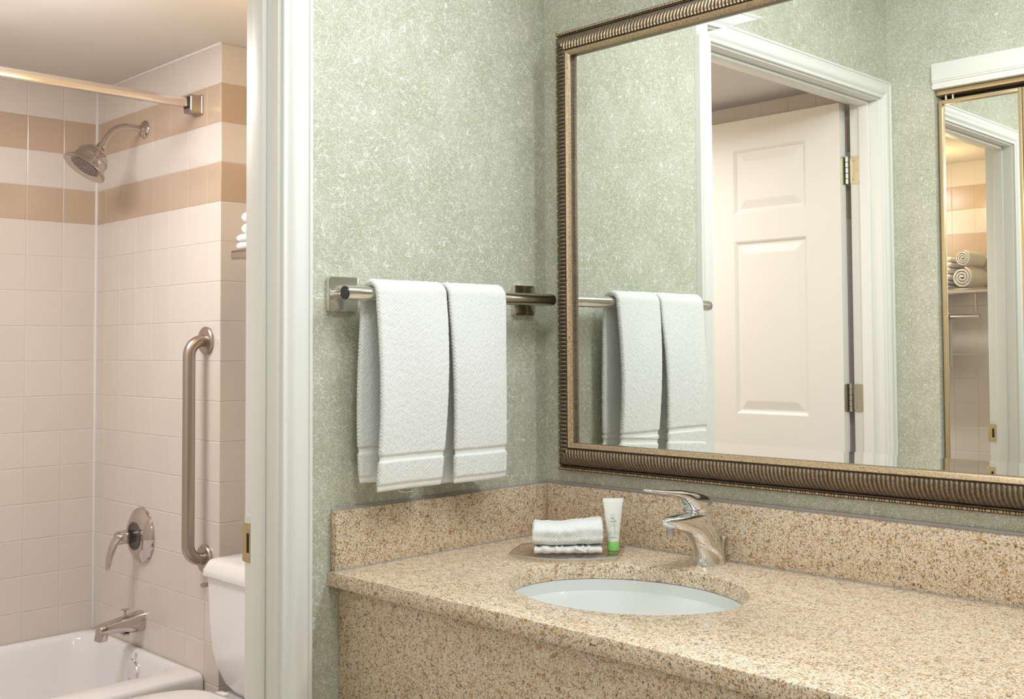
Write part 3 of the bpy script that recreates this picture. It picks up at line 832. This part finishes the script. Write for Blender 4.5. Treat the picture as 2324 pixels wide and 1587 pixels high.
lerp = lambda a_, b_, t_: a_ + (b_-a_)*t_
t1 = hand_towel('white terry hand towel hanging on the bar, left and lower one', lambda s: -.498 + .004*math.sin(s*6), lambda s: lerp(-.354, -.339, min(1, s/.40)) if s < .5 else lerp(-.339, -.352, (s-.5)*2), .1385, .150, 1.3)
t2 = hand_towel('white terry hand towel hanging on the bar, right and shorter one', lambda s: lerp(-.3205, -.3325, min(1, s/.42)) if s < .5 else lerp(-.3325, -.322, (s-.5)*2), lambda s: lerp(-.190, -.196, math.sin(min(1, s/.45)*PI)), .1365, .133, 4.1)
bm = nb(); vs = [bm.verts.new(q) for q in ((.040, -.262, .136), (.040, -.228, .136), (.040, -.214, .118), (.040, -.232, .126))]; bm.faces.new(vs)
o = obj('care_tag', bm, M_PAPER, t2); md = o.modifiers.new('thick', 'SOLIDIFY'); md.thickness = .0004
bm = nb(); tube(bm, [(.092, -.460, .139), (.092, -.452, .1355), (.092, -.440, .1340), (.092, -.426, .1350)], .0003, 6); obj('loose_thread', bm, M_PAPER, t1)

# ------------------------------------------------------------------ framed mirror
FX0, FX1, FZ0, FZ1 = .0520, 1.86, .1340, 1.0440
mir = thing('framed_mirror', ((FX0+FX1)/2, 0, FZ0), 'large mirror with a ribbed bronze and gold frame above the sink', 'mirror')
FP = [(0, .001, .1), (0, .016, .2), (.0008, .018, .35), (.0012, .0182, 0), (.0070, .0182, 0), (.0076, .0195, .15), (.0090, .0195, .15), (.0098, .0175, 0), (.0110, .0165, 0)]
CUS = []
for k in range(17):
    t_ = k/16; w_ = .0105 + .0360*t_
    h = .0165 + .0262*math.sin(PI*min(1, t_*1.02)*.62)**.62
    CUS.append((w_, h, t_))
h_end = CUS[-1][1]
LIP = [(.0472, h_end-.0015, .1), (.0478, h_end-.0030, .05), (.0488, h_end-.0030, .05), (.0494, h_end-.001, .9), (.0504, h_end+.0002, 1), (.0522, h_end-.0006, .85), (.0565, h_end-.0040, .8), (.0586, h_end-.0060, .9), (.0592, h_end-.0082, .3), (.0592, .0215, 0)]
WF = .0592
def rail(kind):
    """kind: 'bottom','top','left','right'.  mitred rails with modelled ribs"""
    horiz = kind in ('bottom', 'top')
    L = (FX1-FX0) if horiz else (FZ1-FZ0)
    pitch = .0080; per = 6
    nrib = int(L/pitch); pit = L/nrib
    PH = (0, .09, .19, .33, .50, .66, .80, .91)
    bm = nb(); rows_ = []; gild_shade = []
    for i in range(nrib*8+1):
        ph = PH[i % 8]; s = min(L, (i//8 + ph)*pit)
        ridge = (0, .30, .68, .93, 1, .93, .68, .30)[i % 8]
        row = []
        def add(w_, h, g):
            ss = min(max(s, w_), L-w_)
            if horiz:
                z = FZ0 + w_ if kind == 'bottom' else FZ1 - w_
                row.append(Vector((FX0+ss, -h, z)))
            else:
                x_ = FX0 + w_ if kind == 'left' else FX1 - w_
                row.append(Vector((x_, -h, FZ0+ss)))
            gild_shade.append(g)
        for w_, h, g in FP: add(w_, h, g)
        for w_, h, t_ in CUS:
            fade = min(1, t_/.10, (1-t_)/.06); fade = max(0, fade)
            add(w_, h - (1-ridge)*.0030*fade, (.35, 0, 0, 0, 0, .25, 1.0, 1.0)[i % 8]*(.12+.88*t_**1.2)*(1 if fade > .3 else .3) + .03)  # gold in the grooves; its fade outwards paints in the cushion's shaded underside
        for w_, h, g in LIP: add(w_, h, g)
        rows_.append(row)
    vr = [[bm.verts.new(q) for q in r_] for r_ in rows_]
    for i in range(len(vr)-1):
        for j in range(len(vr[0])-1):
            try: bm.faces.new((vr[i][j], vr[i][j+1], vr[i+1][j+1], vr[i+1][j]))
            except ValueError: pass
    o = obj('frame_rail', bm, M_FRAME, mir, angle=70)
    at = o.data.attributes.new('gild_shade', 'FLOAT', 'POINT')
    for i, g in enumerate(gild_shade): at.data[i].value = g
    # bead and bar moulding along the outer edge: bar, bead, bead
    bm = nb(); s = .004; q = 0
    def bead(s0, ln):
        nseg = 5; rr = .0024
        prof = [(0, .0008), (.0008, rr*.85), (ln*.5, rr), (ln-.0008, rr*.85), (ln, .0008)]
        if horiz:
            z = FZ0 + .0041 if kind == 'bottom' else FZ1 - .0041
            lathe(bm, (FX0+s0, -.0186, z), (1, 0, 0), prof, 8)
        else:
            x_ = FX0 + .0041 if kind == 'left' else FX1 - .0041
            lathe(bm, (x_, -.0186, FZ0+s0), (0, 0, 1), prof, 8)
    while s < L-.012:
        bead(s, .0082); s += .0092
        bead(s, .0036); s += .0045
        bead(s, .0036); s += .0045
    o2 = obj('bead_moulding', bm, M_FRAME, o, angle=70); o2['kind'] = 'stuff'
    at = o2.data.attributes.new('gild_shade', 'FLOAT', 'POINT')
    for i in range(len(o2.data.vertices)): at.data[i].value = .95
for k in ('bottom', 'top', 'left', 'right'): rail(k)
GX0, GX1, GZ0, GZ1, GY = FX0+WF-.003, FX1-WF+.003, FZ0+WF-.003, FZ1-WF+.003, -.0244
BW = .0225; tilt = math.tan(math.radians(1.83))*BW
bm = nb()
vi = [bm.verts.new((x_, GY, z_)) for x_, z_ in ((GX0+BW, GZ0+BW), (GX1-BW, GZ0+BW), (GX1-BW, GZ1-BW), (GX0+BW, GZ1-BW))]
bm.faces.new(vi)
gl = obj('mirror_glass', bm, M_MIRR, mir, smooth=False)
oc = [(GX0, GZ0), (GX1, GZ0), (GX1, GZ1), (GX0, GZ1)]; ic = [(GX0+BW, GZ0+BW), (GX1-BW, GZ0+BW), (GX1-BW, GZ1-BW), (GX0+BW, GZ1-BW)]
for i in range(4):
    j = (i+1) % 4; bm = nb()
    bm.faces.new([bm.verts.new(q) for q in ((oc[i][0], GY-tilt, oc[i][1]), (oc[j][0], GY-tilt, oc[j][1]), (ic[j][0], GY, ic[j][1]), (ic[i][0], GY, ic[i][1]))])
    obj('bevel_strip', bm, M_MIRR, gl, smooth=False)
bm = nb(); box(bm, FX0+.006, FX1-.006, -.016, -.0005, FZ0+.006, FZ1-.006); obj('backing_board', bm, M_DARK, mir, smooth=False)

# ------------------------------------------------------------------ bathroom: tub
TZ = -.497; TX0, TX1, TY0, TY1 = XW+.001, -1.170, YB+.001, YS-.001
tub = None
cx_, cy_ = (TX0+TX1)/2, (TY0+TY1)/2
hx_, hy_ = (TX1-TX0)/2, (TY1-TY0)/2
def rr3(x0_, x1_, y0_, y1_, rad, z): return [Vector((q[0], q[1], z)) for q in rrect((x0_+x1_)/2, (y0_+y1_)/2, (x1_-x0_)/2, (y1_-y0_)/2, rad, 10)]
bm = nb()
rings = [rr3(TX0, TX1-.004, TY0, TY1, .006, -H), rr3(TX0, TX1-.004, TY0, TY1, .006, TZ-.055), rr3(TX0, TX1, TY0, TY1, .010, TZ-.045), rr3(TX0, TX1, TY0, TY1, .012, TZ-.014), rr3(TX0+.001, TX1-.004, TY0+.001, TY1-.001, .014, TZ-.004),
         rr3(TX0+.004, TX1-.013, TY0+.004, TY1-.004, .02, TZ), rr3(TX0+.026, TX1-.094, TY0+.035, TY1-.016, .055, TZ+.001), rr3(TX0+.034, TX1-.107, TY0+.043, TY1-.022, .065, TZ-.003),
         rr3(TX0+.041, TX1-.116, TY0+.060, TY1-.027, .075, TZ-.016), rr3(TX0+.050, TX1-.124, TY0+.12, TY1-.032, .085, TZ-.07), rr3(TX0+.066, TX1-.135, TY0+.22, TY1-.046, .10, TZ-.20),
         rr3(TX0+.085, TX1-.150, TY0+.30, TY1-.075, .11, TZ-.29), rr3(TX0+.13, TX1-.19, TY0+.36, TY1-.14, .10, TZ-.325), rr3(TX0+.25, TX1-.30, TY0+.6, TY1-.3, .05, TZ-.330)]
loft(bm, rings, True, True)
tub = obj('bathtub', bm, M_PORC, None, angle=60); tag(tub, 'white bathtub along the cream tiled wall', 'bathtub')
VX = -1.557
ovn = Vector((0, -1, .10)).normalized()
bm = nb(); lathe(bm, (VX+.016, YS-.0300, TZ-.064), ovn, [(0, .040), (.006, .040), (.010, .037), (.012, .030), (.0125, .001)], 40)
ovf = obj('overflow_plate', bm, M_CHR, tub)
bm = nb(); lathe(bm, (VX+.016, YS-.0425, TZ-.080), ovn, [(0, .004), (.002, .0035)], 12); obj('screw', bm, M_CHRW, ovf)
bm = nb(); lathe(bm, (VX+.024, YS-.0275, TZ-.014), ovn, [(0, .0085), (.0008, .0085), (.001, .007)], 20); obj('sticker', bm, mat('faded_sticker', (.62, .58, .52), .6), tub)

# shower fittings on the end wall
sh = thing('shower_fixture', (VX, YS, 1.055), 'chrome bell-shaped shower head on a curved arm in the tub alcove', 'shower head')
bm = nb(); lathe(bm, (VX, YS, 1.055), (0, -1, 0), [(0, .028), (.002, .028), (.006, .025), (.009, .016), (.012, .0125), (.016, .012)], 32); obj('wall_flange', bm, M_CHRW, sh)
bm = nb()
arm = [Vector((VX, YS-.010, 1.055)), Vector((VX, YS-.035, 1.057)), Vector((VX, YS-.060, 1.056)), Vector((VX, YS-.080, 1.050)), Vector((VX, YS-.098, 1.038)), Vector((VX, YS-.112, 1.020)), Vector((VX, YS-.124, 1.000)), Vector((VX, YS-.132, .986))]
tube(bm, arm, .0095, 20); obj('shower_arm', bm, M_CHRW, sh, angle=60)
hd = (Vector((VX, -.341, .909)) - Vector((VX, -.283, .990))).normalized()
h0 = Vector((VX, -.283, .990))
bm = nb(); lathe(bm, h0 - hd*.004, hd, [(0, .0105), (.001, .0135), (.014, .0135), (.015, .0105), (.018, .011), (.022, .016)], 28); obj('swivel_nut', bm, M_CHRW, sh)
bm = nb(); lathe(bm, h0, hd, [(.014, .012), (.018, .020), (.022, .029), (.025, .0315), (.028, .031), (.030, .034), (.036, .042), (.046, .047), (.052, .0482), (.053, .0497), (.055, .0497), (.056, .0482), (.066, .0497), (.074, .0530), (.082, .0600), (.087, .0645), (.090, .0650), (.091, .0635), (.089, .0590), (.086, .0480), (.0855, .0430), (.084, .0420), (.084, .001)], 48)
bell = obj('bell', bm, M_CHRW, sh, angle=50)
bm = nb(); lathe(bm, h0, hd, [(.083, .041), (.0865, .0405), (.0868, .001)], 40); fc = obj('spray_face', bm, mat('spray_face_grey', (.30, .23, .21), .5), bell)
bm = nb()
_d, _s, _u = frame_of(hd)
for rr_, nn_ in ((.010, 6), (.018, 11), (.026, 16), (.0345, 22)):
    for k in range(nn_):
        q = h0 + hd*.0865 + (_s*math.cos(2*PI*k/nn_) + _u*math.sin(2*PI*k/nn_))*rr_
        lathe(bm, q, hd, [(0, .0022), (.0022, .0015)], 6)
o = obj('nozzle', bm, M_NOZ, bell); o['kind'] = 'stuff'

vl = thing('shower_valve', (VX, YS, -.165), 'chrome shower valve with a drooping lever on the tiled wall', 'shower valve')
bm = nb(); lathe(bm, (VX, YS, -.165), (0, -1, 0), [(0, .082), (.004, .0825), (.008, .081), (.022, .060), (.0245, .052), (.025, .040)], 56, True, True); obj('escutcheon', bm, M_CHRB, vl, angle=20)
bm = nb(); lathe(bm, (VX, YS-.0245, -.165), (0, -1, 0), [(0, .042), (.003, .041), (.0035, .036), (.001, .034)], 40); obj('hub_ring', bm, mat('dark_rubber', (.10, .08, .075), .4), vl)
bm = nb(); lathe(bm, (VX, YS-.020, -.165), (0, -1, 0), [(0, .020), (.028, .0195), (.030, .0205), (.052, .0205), (.060, .017), (.0625, .008)], 32); st_ = obj('valve_stem', bm, M_CHRB, vl)
bm = nb(); rg = []
for y_, z_, hw, ht in ((-.204, -.146, .016, .007), (-.216, -.150, .0200, .016), (-.227, -.162, .0205, .017), (-.237, -.178, .0190, .0145), (-.2455, -.198, .0170, .0115), (-.251, -.220, .0150, .0090), (-.2545, -.240, .0130, .0075), (-.2560, -.250, .0105, .0060), (-.2562, -.256, .0060, .004)):
    rg.append([Vector((VX+q[0], y_ + q[1]*.9, z_ + q[1]*.35)) for q in superell(0, 0, hw, ht, 2.2, 20)])
loft(bm, rg); obj('lever', bm, M_CHRB, vl, subsurf=1, angle=180)

spt = thing('tub_spout', (VX, YS, -.42), 'chrome tub spout with a pull-up diverter above the tub rim', 'tub spout')
bm = nb(); rg = []
for y_, zt, zb_, hw, e in ((YS, -.387, -.447, .029, 2.3), (YS-.008, -.387, -.4485, .0295, 2.3), (YS-.03, -.391, -.447, .028, 2.4), (YS-.055, -.396, -.443, .026, 2.7), (YS-.085, -.4020, -.439, .0240, 3.2), (YS-.105, -.4065, -.438, .0230, 4), (YS-.124, -.4100, -.440, .0225, 4.4), (YS-.128, -.4125, -.438, .0215, 4.4)):
    rg.append([Vector((VX+q[0], y_, (zt+zb_)/2+q[1])) for q in superell(0, 0, hw, (zt-zb_)/2, e, 40)])
loft(bm, rg); sb_ = obj('spout_body', bm, M_CHRB, spt, angle=40)
bm = nb(); rg = []
for z_, s_, dy in ((-.413, .90, 0), (-.416, .97, 0), (-.422, 1, 0), (-.440, 1, -.003), (-.4540, .98, -.006), (-.4545, .90, -.006), (-.4500, .80, -.006)):
    rg.append([Vector((VX+q[0]*s_, YS-.1155+dy+q[1]*s_, z_)) for q in superell(0, 0, .0225, .0132, 4, 40)])
loft(bm, rg); obj('spout_outlet', bm, M_CHRB, sb_, angle=40)
bm = nb(); lathe(bm, (VX, YS-.050, -.400), (0, 0, 1), [(0, .005), (.004, .0038), (.017, .0035), (.020, .006), (.0225, .0125), (.024, .0130), (.025, .010)], 24); obj('diverter_knob', bm, M_CHRB, spt)
bm = nb(); lathe(bm, (VX, YS-.050, -.445), (0, 0, -1), [(0, .014), (.006, .013), (.007, .009)], 24); obj('inlet_boss', bm, M_CHRW, spt)

# grab bar
GXb = -1.168
gb = thing('grab_bar', (GXb, YS, .11), 'brushed steel vertical grab bar on the cream tiled wall', 'grab bar')
zt_, zb2, off = .412, -.185, .053
bm = nb(); pts = [Vector((GXb, YS-.004, zt_)), Vector((GXb, YS-.012, zt_))]
pts += arc((GXb, YS-.012, zt_-.041), .041, 0, PI/2, 10, (0, 0, 1), (0, -1, 0))
pts += [Vector((GXb, YS-off, zt_-.041 + (zb2-zt_+.082)*k/8)) for k in range(1, 8)]
pts += arc((GXb, YS-.012, zb2+.041), .041, PI/2, PI, 10, (0, 0, 1), (0, -1, 0))
pts += [Vector((GXb, YS-.004, zb2))]
cl_ = [pts[0]]
for q in pts[1:]:
    if (q-cl_[-1]).length > .002: cl_.append(q)
tube(bm, cl_, .0165, 28); obj('grip', bm, M_STEEL, gb, angle=60)
for zz in (zt_, zb2):
    bm = nb(); lathe(bm, (GXb, YS, zz), (0, -1, 0), [(0, .038), (.007, .0385), (.010, .036), (.0115, .030), (.012, .017)], 40); obj('flange', bm, M_STEEL, gb)

# shower curtain rod
rod = thing('shower_rod', (-1.20, -.9, 1.055), 'chrome shower curtain rod crossing below the bathroom ceiling', 'curtain rod')
RX, RZ = -1.222, 1.077
bm = nb(); box(bm, RX-.011, RX+.011, YB+.02, YS-.02, RZ-.0125, RZ+.0125, .0025, 2); obj('rod_tube', bm, M_RODC, rod, angle=30)
for y0_, sg in ((YS, -1), (YB, 1)):
    bm = nb(); rg = []
    for d_, s, r_ in ((0, .028, .003), (.004, .028, .003), (.006, .026, .005), (.034, .0245, .006), (.036, .022, .006)):
        rg.append([Vector((q[0], y0_+sg*d_, q[1])) for q in rrect(RX, RZ-.003, s*.92, s, r_, 5)])
    loft(bm, rg); obj('rod_flange', bm, M_STEEL, rod, angle=30)
    bm = nb(); rg = [[Vector((q[0], y0_+sg*d_, q[1])) for q in rrect(RX, RZ, s, s*1.1, .004, 4)] for d_, s in ((.035, .0150), (.0375, .0148), (.038, .0125))]
    loft(bm, rg); obj('rod_gasket', bm, M_BLACK, rod)

# toilet
TCX = -.742
tl = thing('toilet', (TCX, -.35, -H), 'white toilet with closed lid behind the door casing', 'toilet')
def rr4(hx, y0_, y1_, rad, z): return [Vector((q[0], q[1], z)) for q in rrect(TCX, (y0_+y1_)/2, hx, (y1_-y0_)/2, rad, 8)]
bm = nb(); loft(bm, [rr4(.120, -.215, -.065, .05, -.485), rr4(.158, -.232, -.058, .05, -.470), rr4(.188, -.246, -.052, .045, -.445), rr4(.205, -.256, -.048, .035, -.405), rr4(.212, -.262, -.045, .030, -.36), rr4(.215, -.265, -.043, .026, -.30), rr4(.217, -.268, -.042, .022, -.183)])
obj('tank', bm, M_PORC, tl, angle=60)
bm = nb(); loft(bm, [rr4(.218, -.269, -.040, .022, -.184), rr4(.2225, -.275, -.036, .018, -.1835), rr4(.2240, -.277, -.035, .018, -.180), rr4(.2225, -.275, -.036, .018, -.166), rr4(.216, -.266, -.041, .018, -.148), rr4(.212, -.261, -.045, .018, -.1435), rr4(.200, -.248, -.055, .02, -.1405), rr4(.12, -.2, -.1, .02, -.138)])
obj('tank_lid', bm, M_PORC, tl, angle=60)
bm = nb(); lathe(bm, (TCX-.216, -.225, -.212), (-1, 0, 0), [(0, .012), (.004, .011), (.010, .007), (.013, .006)], 20)
rg = [[Vector((TCX-.229+q[0], y_, -.212+dz+q[1])) for q in superell(0, 0, .004, hz, 3.5, 16)] for y_, hz, dz in ((-.212, .004, 0), (-.215, .0065, 0), (-.240, .0060, .001), (-.268, .0055, .001), (-.271, .0040, .001))]
loft(bm, rg); obj('flush_lever', bm, M_CHRW, tl)
def egg(y0_, y1_, hw, z, s=1.0, n=56, back=.9):
    """seat outline: rounded front, squarer back"""
    out = []; cy2 = (y0_+y1_)/2; hy2 = (y1_-y0_)/2*s
    for k in range(n):
        t_ = 2*PI*k/n; c_, s_ = math.cos(t_), math.sin(t_)
        e = 2.0 if s_ < 0 else 3.6
        x_ = math.copysign(abs(c_)**(2/e), c_); y_ = math.copysign(abs(s_)**(2/e), s_)
        ww = hw*s*(1 - .10*max(0, y_))
        out.append(Vector((TCX + x_*ww, cy2 + y_*hy2, z)))
    return out
bm = nb(); loft(bm, [egg(-.775, -.315, .186, -.452), egg(-.78, -.312, .190, -.447), egg(-.78, -.312, .190, -.440), egg(-.775, -.315, .186, -.434), egg(-.775, -.315, .186, -.430, .93), egg(-.775, -.315, .186, -.429, .5)])
obj('seat_lid', bm, M_PORC, tl, angle=60)
bm = nb(); loft(bm, [egg(-.772, -.310, .186, -.470), egg(-.776, -.308, .189, -.466), egg(-.776, -.308, .189, -.457), egg(-.770, -.312, .184, -.453)]); obj('seat_ring', bm, M_PORC, tl, angle=60)
bm = nb()
loft(bm, [egg(-.60, -.12, .115, -H), egg(-.60, -.12, .115, -H+.05), egg(-.62, -.10, .105, -H+.16), egg(-.70, -.08, .135, -.64), egg(-.755, -.075, .175, -.54), egg(-.77, -.07, .185, -.495), egg(-.77, -.07, .183, -.475), egg(-.765, -.075, .178, -.471)])
obj('bowl', bm, M_PORC, tl, angle=60)
for sx_ in (-.075, .075):
    bm = nb(); box(bm, TCX+sx_-.02, TCX+sx_+.02, -.318, -.285, -.470, -.440, .006); obj('lid_hinge', bm, M_PORC, tl)

# towel shelf over the toilet
SX0, SX1, SZ = -.905, -.270, .628
shf = thing('towel_shelf', ((SX0+SX1)/2, YT, SZ), 'chrome towel shelf above the toilet with folded towels on it', 'shelf')
for y_ in (-.070, -.110, -.150, -.190):
    bm = nb(); tube(bm, [(SX0+.003, y_, SZ+.0075), (SX1-.003, y_, SZ+.0075)], .005, 12); obj('shelf_rod', bm, M_CHRW, shf)
bm = nb(); fr_ = [(SX0+.012, YT-.004, SZ), (SX0+.012, -.20, SZ)] ; loft(bm, [[Vector((x_, -.2215+q[0]*s_, SZ+q[1]*s_)) for q in superell(0, 0, .0075, .0125, 3, 24)] for x_, s_ in ((SX0-.006, .35), (SX0-.004, .75), (SX0, 1), (SX1, 1), (SX1+.004, .75), (SX1+.006, .35))]); obj('front_rail', bm, M_CHRW, shf)
for x_ in (SX0, SX1):
    bm = nb(); tube(bm, [(x_, YT-.004, SZ), (x_, -.222, SZ)], .0095, 20)
    obj('side_arm', bm, M_CHRW, shf)
    bm = nb(); lathe(bm, (x_, YT, SZ), (0, -1, 0), [(0, .026), (.004, .026), (.008, .014)], 24); obj('wall_flange', bm, M_CHRW, shf)
    bm = nb(); xb_ = x_ + (.07 if x_ == SX0 else -.07); tube(bm, [(xb_, -.205, SZ-.004), (xb_, -.200, SZ-.06), (xb_, -.195, SZ-.108)], .006, 12); obj('bar_bracket', bm, M_CHRW, shf)
bm = nb(); tube(bm, [(SX0+.055, -.195, SZ-.110), (SX1-.055, -.195, SZ-.110)], .009, 20); obj('lower_bar', bm, M_CHRW, shf)

def folded_towel(x0_, x1_, y0_, y1_, z0_, h, label, seed):
    """folded bath towel: rounded front fold, layers open at the sides"""
    t = thing('bath_towel', ((x0_+x1_)/2, (y0_+y1_)/2, z0_), label, 'towel', 'folded bath towels on the chrome shelf')
    n = 2
    for q in range(n):
        za, zb3 = z0_ + h*q/n, z0_ + h*(q+1)/n
        prof = []
        hh = (zb3-za)/2 - .0002; zc_ = (za+zb3)/2
        for k in range(9): a_ = PI/2 + PI*k/8; prof.append((y0_ + hh + math.cos(a_)*hh, zc_ + math.sin(a_)*hh))
        for k in range(5): prof.append((y0_ + hh + (y1_-y0_-hh)*(k+1)/5, zc_-hh))
        for k in range(5): prof.append((y1_ - (y1_-y0_-hh)*(k)/5, zc_+hh))
        bm = nb(); rg = []; uvs = []; fl = []
        L = x1_-x0_; nl = 60
        for i in range(nl+1):
            s = i/nl; e_ = min(s, 1-s)*L
            rnd = math.sqrt(max(.02, 1-max(0, 1-e_/.018)**2))
            row = []
            for j, (y_, z_) in enumerate(prof):
                v = Vector((x0_ + L*s, y_ + (0 if y_ > y0_+.03 else (1-rnd)*.006), zc_ + (z_-zc_)*rnd))
                v.z += noise.noise(v*70 + Vector((seed, q, 0)))*.0012 * (1 if z_ > zc_ else -.3)
                v.y += noise.noise(v*300 + Vector((seed, 0, q)))*.0012
                v.z = min(max(v.z, za+.0001), zb3-.0001)
                row.append(v); uvs.append((s*L, j*.01)); fl.append(0)
            rg.append(row)
        loft(bm, rg); o = obj('fold', bm, M_TERRYW, t, angle=180); add_uv_flat(o, uvs, fl)
    return t
folded_towel(-.902, -.455, -.221, -.045, SZ+.0130, .040, 'folded white bath towel on the chrome shelf, bottom of the stack', 1)
folded_towel(-.893, -.450, -.212, -.045, SZ+.0530, .058, 'folded white bath towel on the chrome shelf, middle of the stack', 5)
folded_towel(-.868, -.445, -.205, -.045, SZ+.1110, .046, 'folded white bath towel on the chrome shelf, top of the stack', 9)
def rolled(cx2, cz2, rad, label, seed):
    t = thing('rolled_towel', (cx2, -.13, cz2-rad), label, 'towel', 'rolled towels on the chrome shelf')
    bm = nb(); rings_ = []; uvs = []; fl = []
    n, turns = 150, 3.2; thk = rad/turns
    outer, inner_ = [], []
    for k in range(n+1):
        a_ = turns*2*PI*k/n; r_ = rad*(.16 + .84*k/n)
        outer.append((r_, a_)); inner_.append((r_-thk*.72*(.84), a_))
    loop = outer + inner_[::-1]
    for i, y_ in enumerate([-.222, -.2205, -.217, -.20, -.16, -.12, -.08, -.05, -.046]):
        e_ = min(i, 8-i); dr = (.0016, .0006, 0)[min(e_, 2)]
        row = []
        for j, (r_, a_) in enumerate(loop):
            rr_ = max(.0008, r_ - dr if j <= n else r_ + dr)
            rr_ += noise.noise(Vector((math.cos(a_)*r_*90, math.sin(a_)*r_*90, y_*60+seed)))*.0008
            row.append(Vector((cx2 + math.cos(a_)*rr_, y_, cz2 + math.sin(a_)*rr_))); uvs.append((y_, a_*r_)); fl.append(0)
        rings_.append(row)
    loft(bm, rings_, True, True)
    o = obj('spiral_layers', bm, M_TERRYW, t, angle=180); add_uv_flat(o, uvs, fl)
rolled(-.392, SZ+.0132+.048, .048, 'rolled white towel on the shelf, lower roll beside the stack', 2)
rolled(-.388, SZ+.0132+.096+.036, .036, 'rolled white towel on the shelf, upper roll beside the stack', 6)
# towel hung on the lower bar
ht = thing('hanging_towel', (-.50, -.195, SZ-.11), 'white bath towel hanging from the bar under the shelf, reflected in the closet mirror', 'towel')
bm = nb(); rg = []; uvs = []; fl = []
pp = [(-.195-.016, SZ-.36+.24*k/20) for k in range(20)] + [(-.195+.016*math.cos(PI-PI*k/10), SZ-.11+.016*math.sin(PI*k/10)) for k in range(11)] + [(-.195+.016, SZ-.11-.22*k/20) for k in range(1, 21)]
for i, (y_, z_) in enumerate(pp):
    row = []
    for sgn in (1, -1):
        for j in range(30):
            f_ = j/29 if sgn == 1 else 1-j/29
            rr_ = .0045*sgn*(1 if .02 < f_ < .98 else .4)
            yy = y_ + (rr_*(1 if y_ > -.195 else -1)) + .003*math.sin(f_*9)*(0 if 19 < i < 31 else 1)
            zz = z_ + (rr_ if 19 < i < 31 else 0)
            row.append(Vector((-.76+.30*f_, yy, zz))); uvs.append((f_*.3, i*.012)); fl.append(0)
    rg.append(row)
loft(bm, rg); o = obj('towel_body', bm, M_TERRYW, ht, angle=180); add_uv_flat(o, uvs, fl)

# ------------------------------------------------------------------ lift everything so that the floor is at z = 0
for o in S.objects:
    if o.parent is None and o.type in ('MESH', 'EMPTY'):
        o.location.z += H
